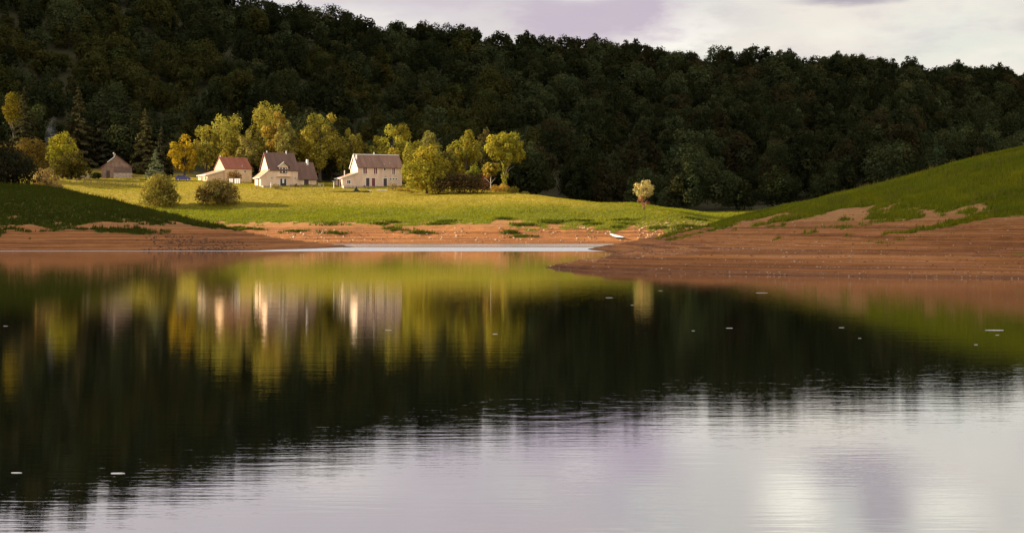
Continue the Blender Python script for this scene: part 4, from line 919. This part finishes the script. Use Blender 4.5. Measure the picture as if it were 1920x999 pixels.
# dark net sagging from a peak, white border kerbs
nt = []; n0 = gl(620, 354.5)
prof = [(614, 0.25), (620, 0.15), (630, 0.2), (640, 0.3), (646, 0.45), (652, 0.25), (660, 0.3), (664, 0.6), (668, 1.5), (671, 0.9), (675, 0.35), (682, 0.3), (690, 0.5), (693, 0.3)]
b_ = MB(); pts2 = [(wx(a, 354.5) - n0.x, z if z > 1 else z * 0.5) for a, z in prof]; b_.prism([(pts2[-1][0], -0.5), (pts2[0][0], -0.5)] + [(a, z) for a, z in pts2], -0.22, 0.22, 'y')
nn2 = b_.build('netting', M['net'], None, 0.06); nn2.location = n0; tag(nn2, 'dark netting heaped along the ground and raised to a point before the white long house', 'netting')
for lab, a, b, Yk in (('short white kerb at the lawn edge before the red door', 689, 697.5, 356.3), ('long white kerb edging the terrace before the right door', 707, 726, 357.3)):
    q = gl(a, Yk); o = MB().box(0, wx(b, Yk) - wx(a, Yk), -0.12, 0.12, -0.6, 0.22).build('white_kerb', M['white'], None, 0.02); o.location = q; tag(o, lab, 'kerb')
# white roadside kerb by the barn road
q = gl(118, 388); o = MB().box(0, 2.6, -0.15, 0.15, -0.4, 0.25).build('white_kerb', M['white'], None, 0.02); o.location = q; tag(o, 'white kerb beside the track left of the barn', 'kerb')
# track to the barn
tv, tf = [], []
for i in range(60):
    a = 110 + (262 - 110) * i / 59; Yk = 391.5 - 4 * (i / 59) ** 2
    for d_ in (-0.9, 0.9):
        x_ = wx(a, Yk + d_); tv.append((x_, Yk + d_, hz(x_, Yk + d_) + 0.06))
    if i: tf.append((2 * i - 2, 2 * i, 2 * i + 1, 2 * i - 1))
M['track'] = plain('pale_gravel', (0.5, 0.43, 0.34), 0.95, 0.2, 2.0, 0.5)
tk = MB(); tk.add(tv, tf); tag(tk.build('path', M['track']), kind='structure')

# white boat hauled out on the far bank
bY = 288.0; b0 = gl(1157, bY)
bt = empty('rowing_boat', b0 + Vector((0, 0, 0.12)), R(-32)); bt.rotation_euler = (R(10), R(11), R(-44)); tag(bt, 'small white pointed boat hauled out on the bare red bank', 'boat')
hv, hf = [], []; ns, na = 15, 9; Lb = 3.9
for i in range(ns):
    t = i / (ns - 1); x_ = (t - 0.5) * Lb; bw = 0.62 * math.sin(math.pi * (0.03 + 0.94 * t)) ** 0.8; dp = 0.42 * math.sin(math.pi * (0.06 + 0.88 * t)) ** 0.5; sh = 0.10 * (2 * t - 1) ** 2
    for j in range(na):
        a = math.pi * j / (na - 1); hv.append((x_, -bw * math.cos(a), 0.42 + sh - dp * math.sin(a)))
for i in range(ns - 1):
    for j in range(na - 1): hf.append((i * na + j, (i + 1) * na + j, (i + 1) * na + j + 1, i * na + j + 1))
hb = MB(); hb.add(hv, hf); ho = hb.build('hull', M['boat_dark'], bt, smooth=True); ho.modifiers.new('thick', 'SOLIDIFY').thickness = 0.03
dv_, df_ = [], []
for i in range(ns):
    t = i / (ns - 1); x_ = (t - 0.5) * Lb; bw = 0.66 * math.sin(math.pi * (0.03 + 0.94 * t)) ** 0.8; sh = 0.10 * (2 * t - 1) ** 2
    dv_ += [(x_, -bw, 0.44 + sh), (x_, 0, 0.52 + sh), (x_, bw, 0.44 + sh)]
    if i: q = 3 * i; df_ += [(q - 3, q, q + 1, q - 2), (q - 2, q + 1, q + 2, q - 1)]
db = MB(); db.add(dv_, df_); do = db.build('deck', M['boat_paint'], bt, smooth=True); do.modifiers.new('thick', 'SOLIDIFY').thickness = 0.03
# white patches painting the sky glints of ripples on the still water
FL = [(220, 887, 44), (30, 886, 30), (1428, 549, 30), (1865, 619, 48), (1300, 620, 9), (1368, 615, 22), (1142, 558, 24), (1238, 545, 12), (1185, 572, 8), (1578, 614, 14), (1612, 634, 9), (1830, 646, 12), (928, 626, 16), (728, 619, 20), (10, 611, 12), (1870, 628, 10)]
for i, (px, py, wd) in enumerate(FL):
    Yf = EYE * F / (py - HY); n_ = 12; ww = wd / F * Yf / 2.6; pr = [(ww * math.cos(2 * math.pi * j / n_) * (0.85 + 0.15 * math.sin(j * 5 + i)), ww * 0.25 * math.sin(2 * math.pi * j / n_)) for j in range(n_)]
    o = MB().prism(pr, 0.002, 0.006, 'z').build('glint_patch', M['white']); o.location = (wx(px, Yf), Yf, 0); tag(o, 'thin white patch painted as a sky glint on the still water', 'glint', 'glint patches on the water')

# smoke drifting beside the young yellow-green tree
m, k = newmat('smoke'); tcn = k.add('ShaderNodeTexCoord').outputs['Object']
ns_ = k.noise(tcn, 0.55, 4, 0.6); xs, ys, zs = k.sep(tcn)
dd = k.m('SUBTRACT', 1.0, k.step(k.m('SQRT', k.m('ADD', k.m('MULTIPLY', xs, xs), k.m('MULTIPLY', ys, ys))), 0.2, 2.4))
pvn = k.add('ShaderNodeVolumePrincipled', i_Color=(0.75, 0.78, 0.95), i_Density=k.m('MULTIPLY', k.m('MULTIPLY', k.step(ns_, 0.35, 0.7), dd), 0.038))
k.l.new(pvn.outputs[0], k.add('ShaderNodeOutputMaterial').inputs[1]); M['smoke'] = m
Ys = 398; gz_ = wz(285, Ys)
sm = MB().tube([(0, 0, 0), (0.3, 0, 3), (1.2, 0, 6.5), (2.2, 0, 10)], [1.2, 2.2, 2.3, 1.4], 12).build('smoke', M['smoke']); sm.location = (wx(94, Ys), Ys, gz_); tag(sm, 'thin bluish smoke rising left of the young yellow-green tree', 'smoke', None, 'stuff')
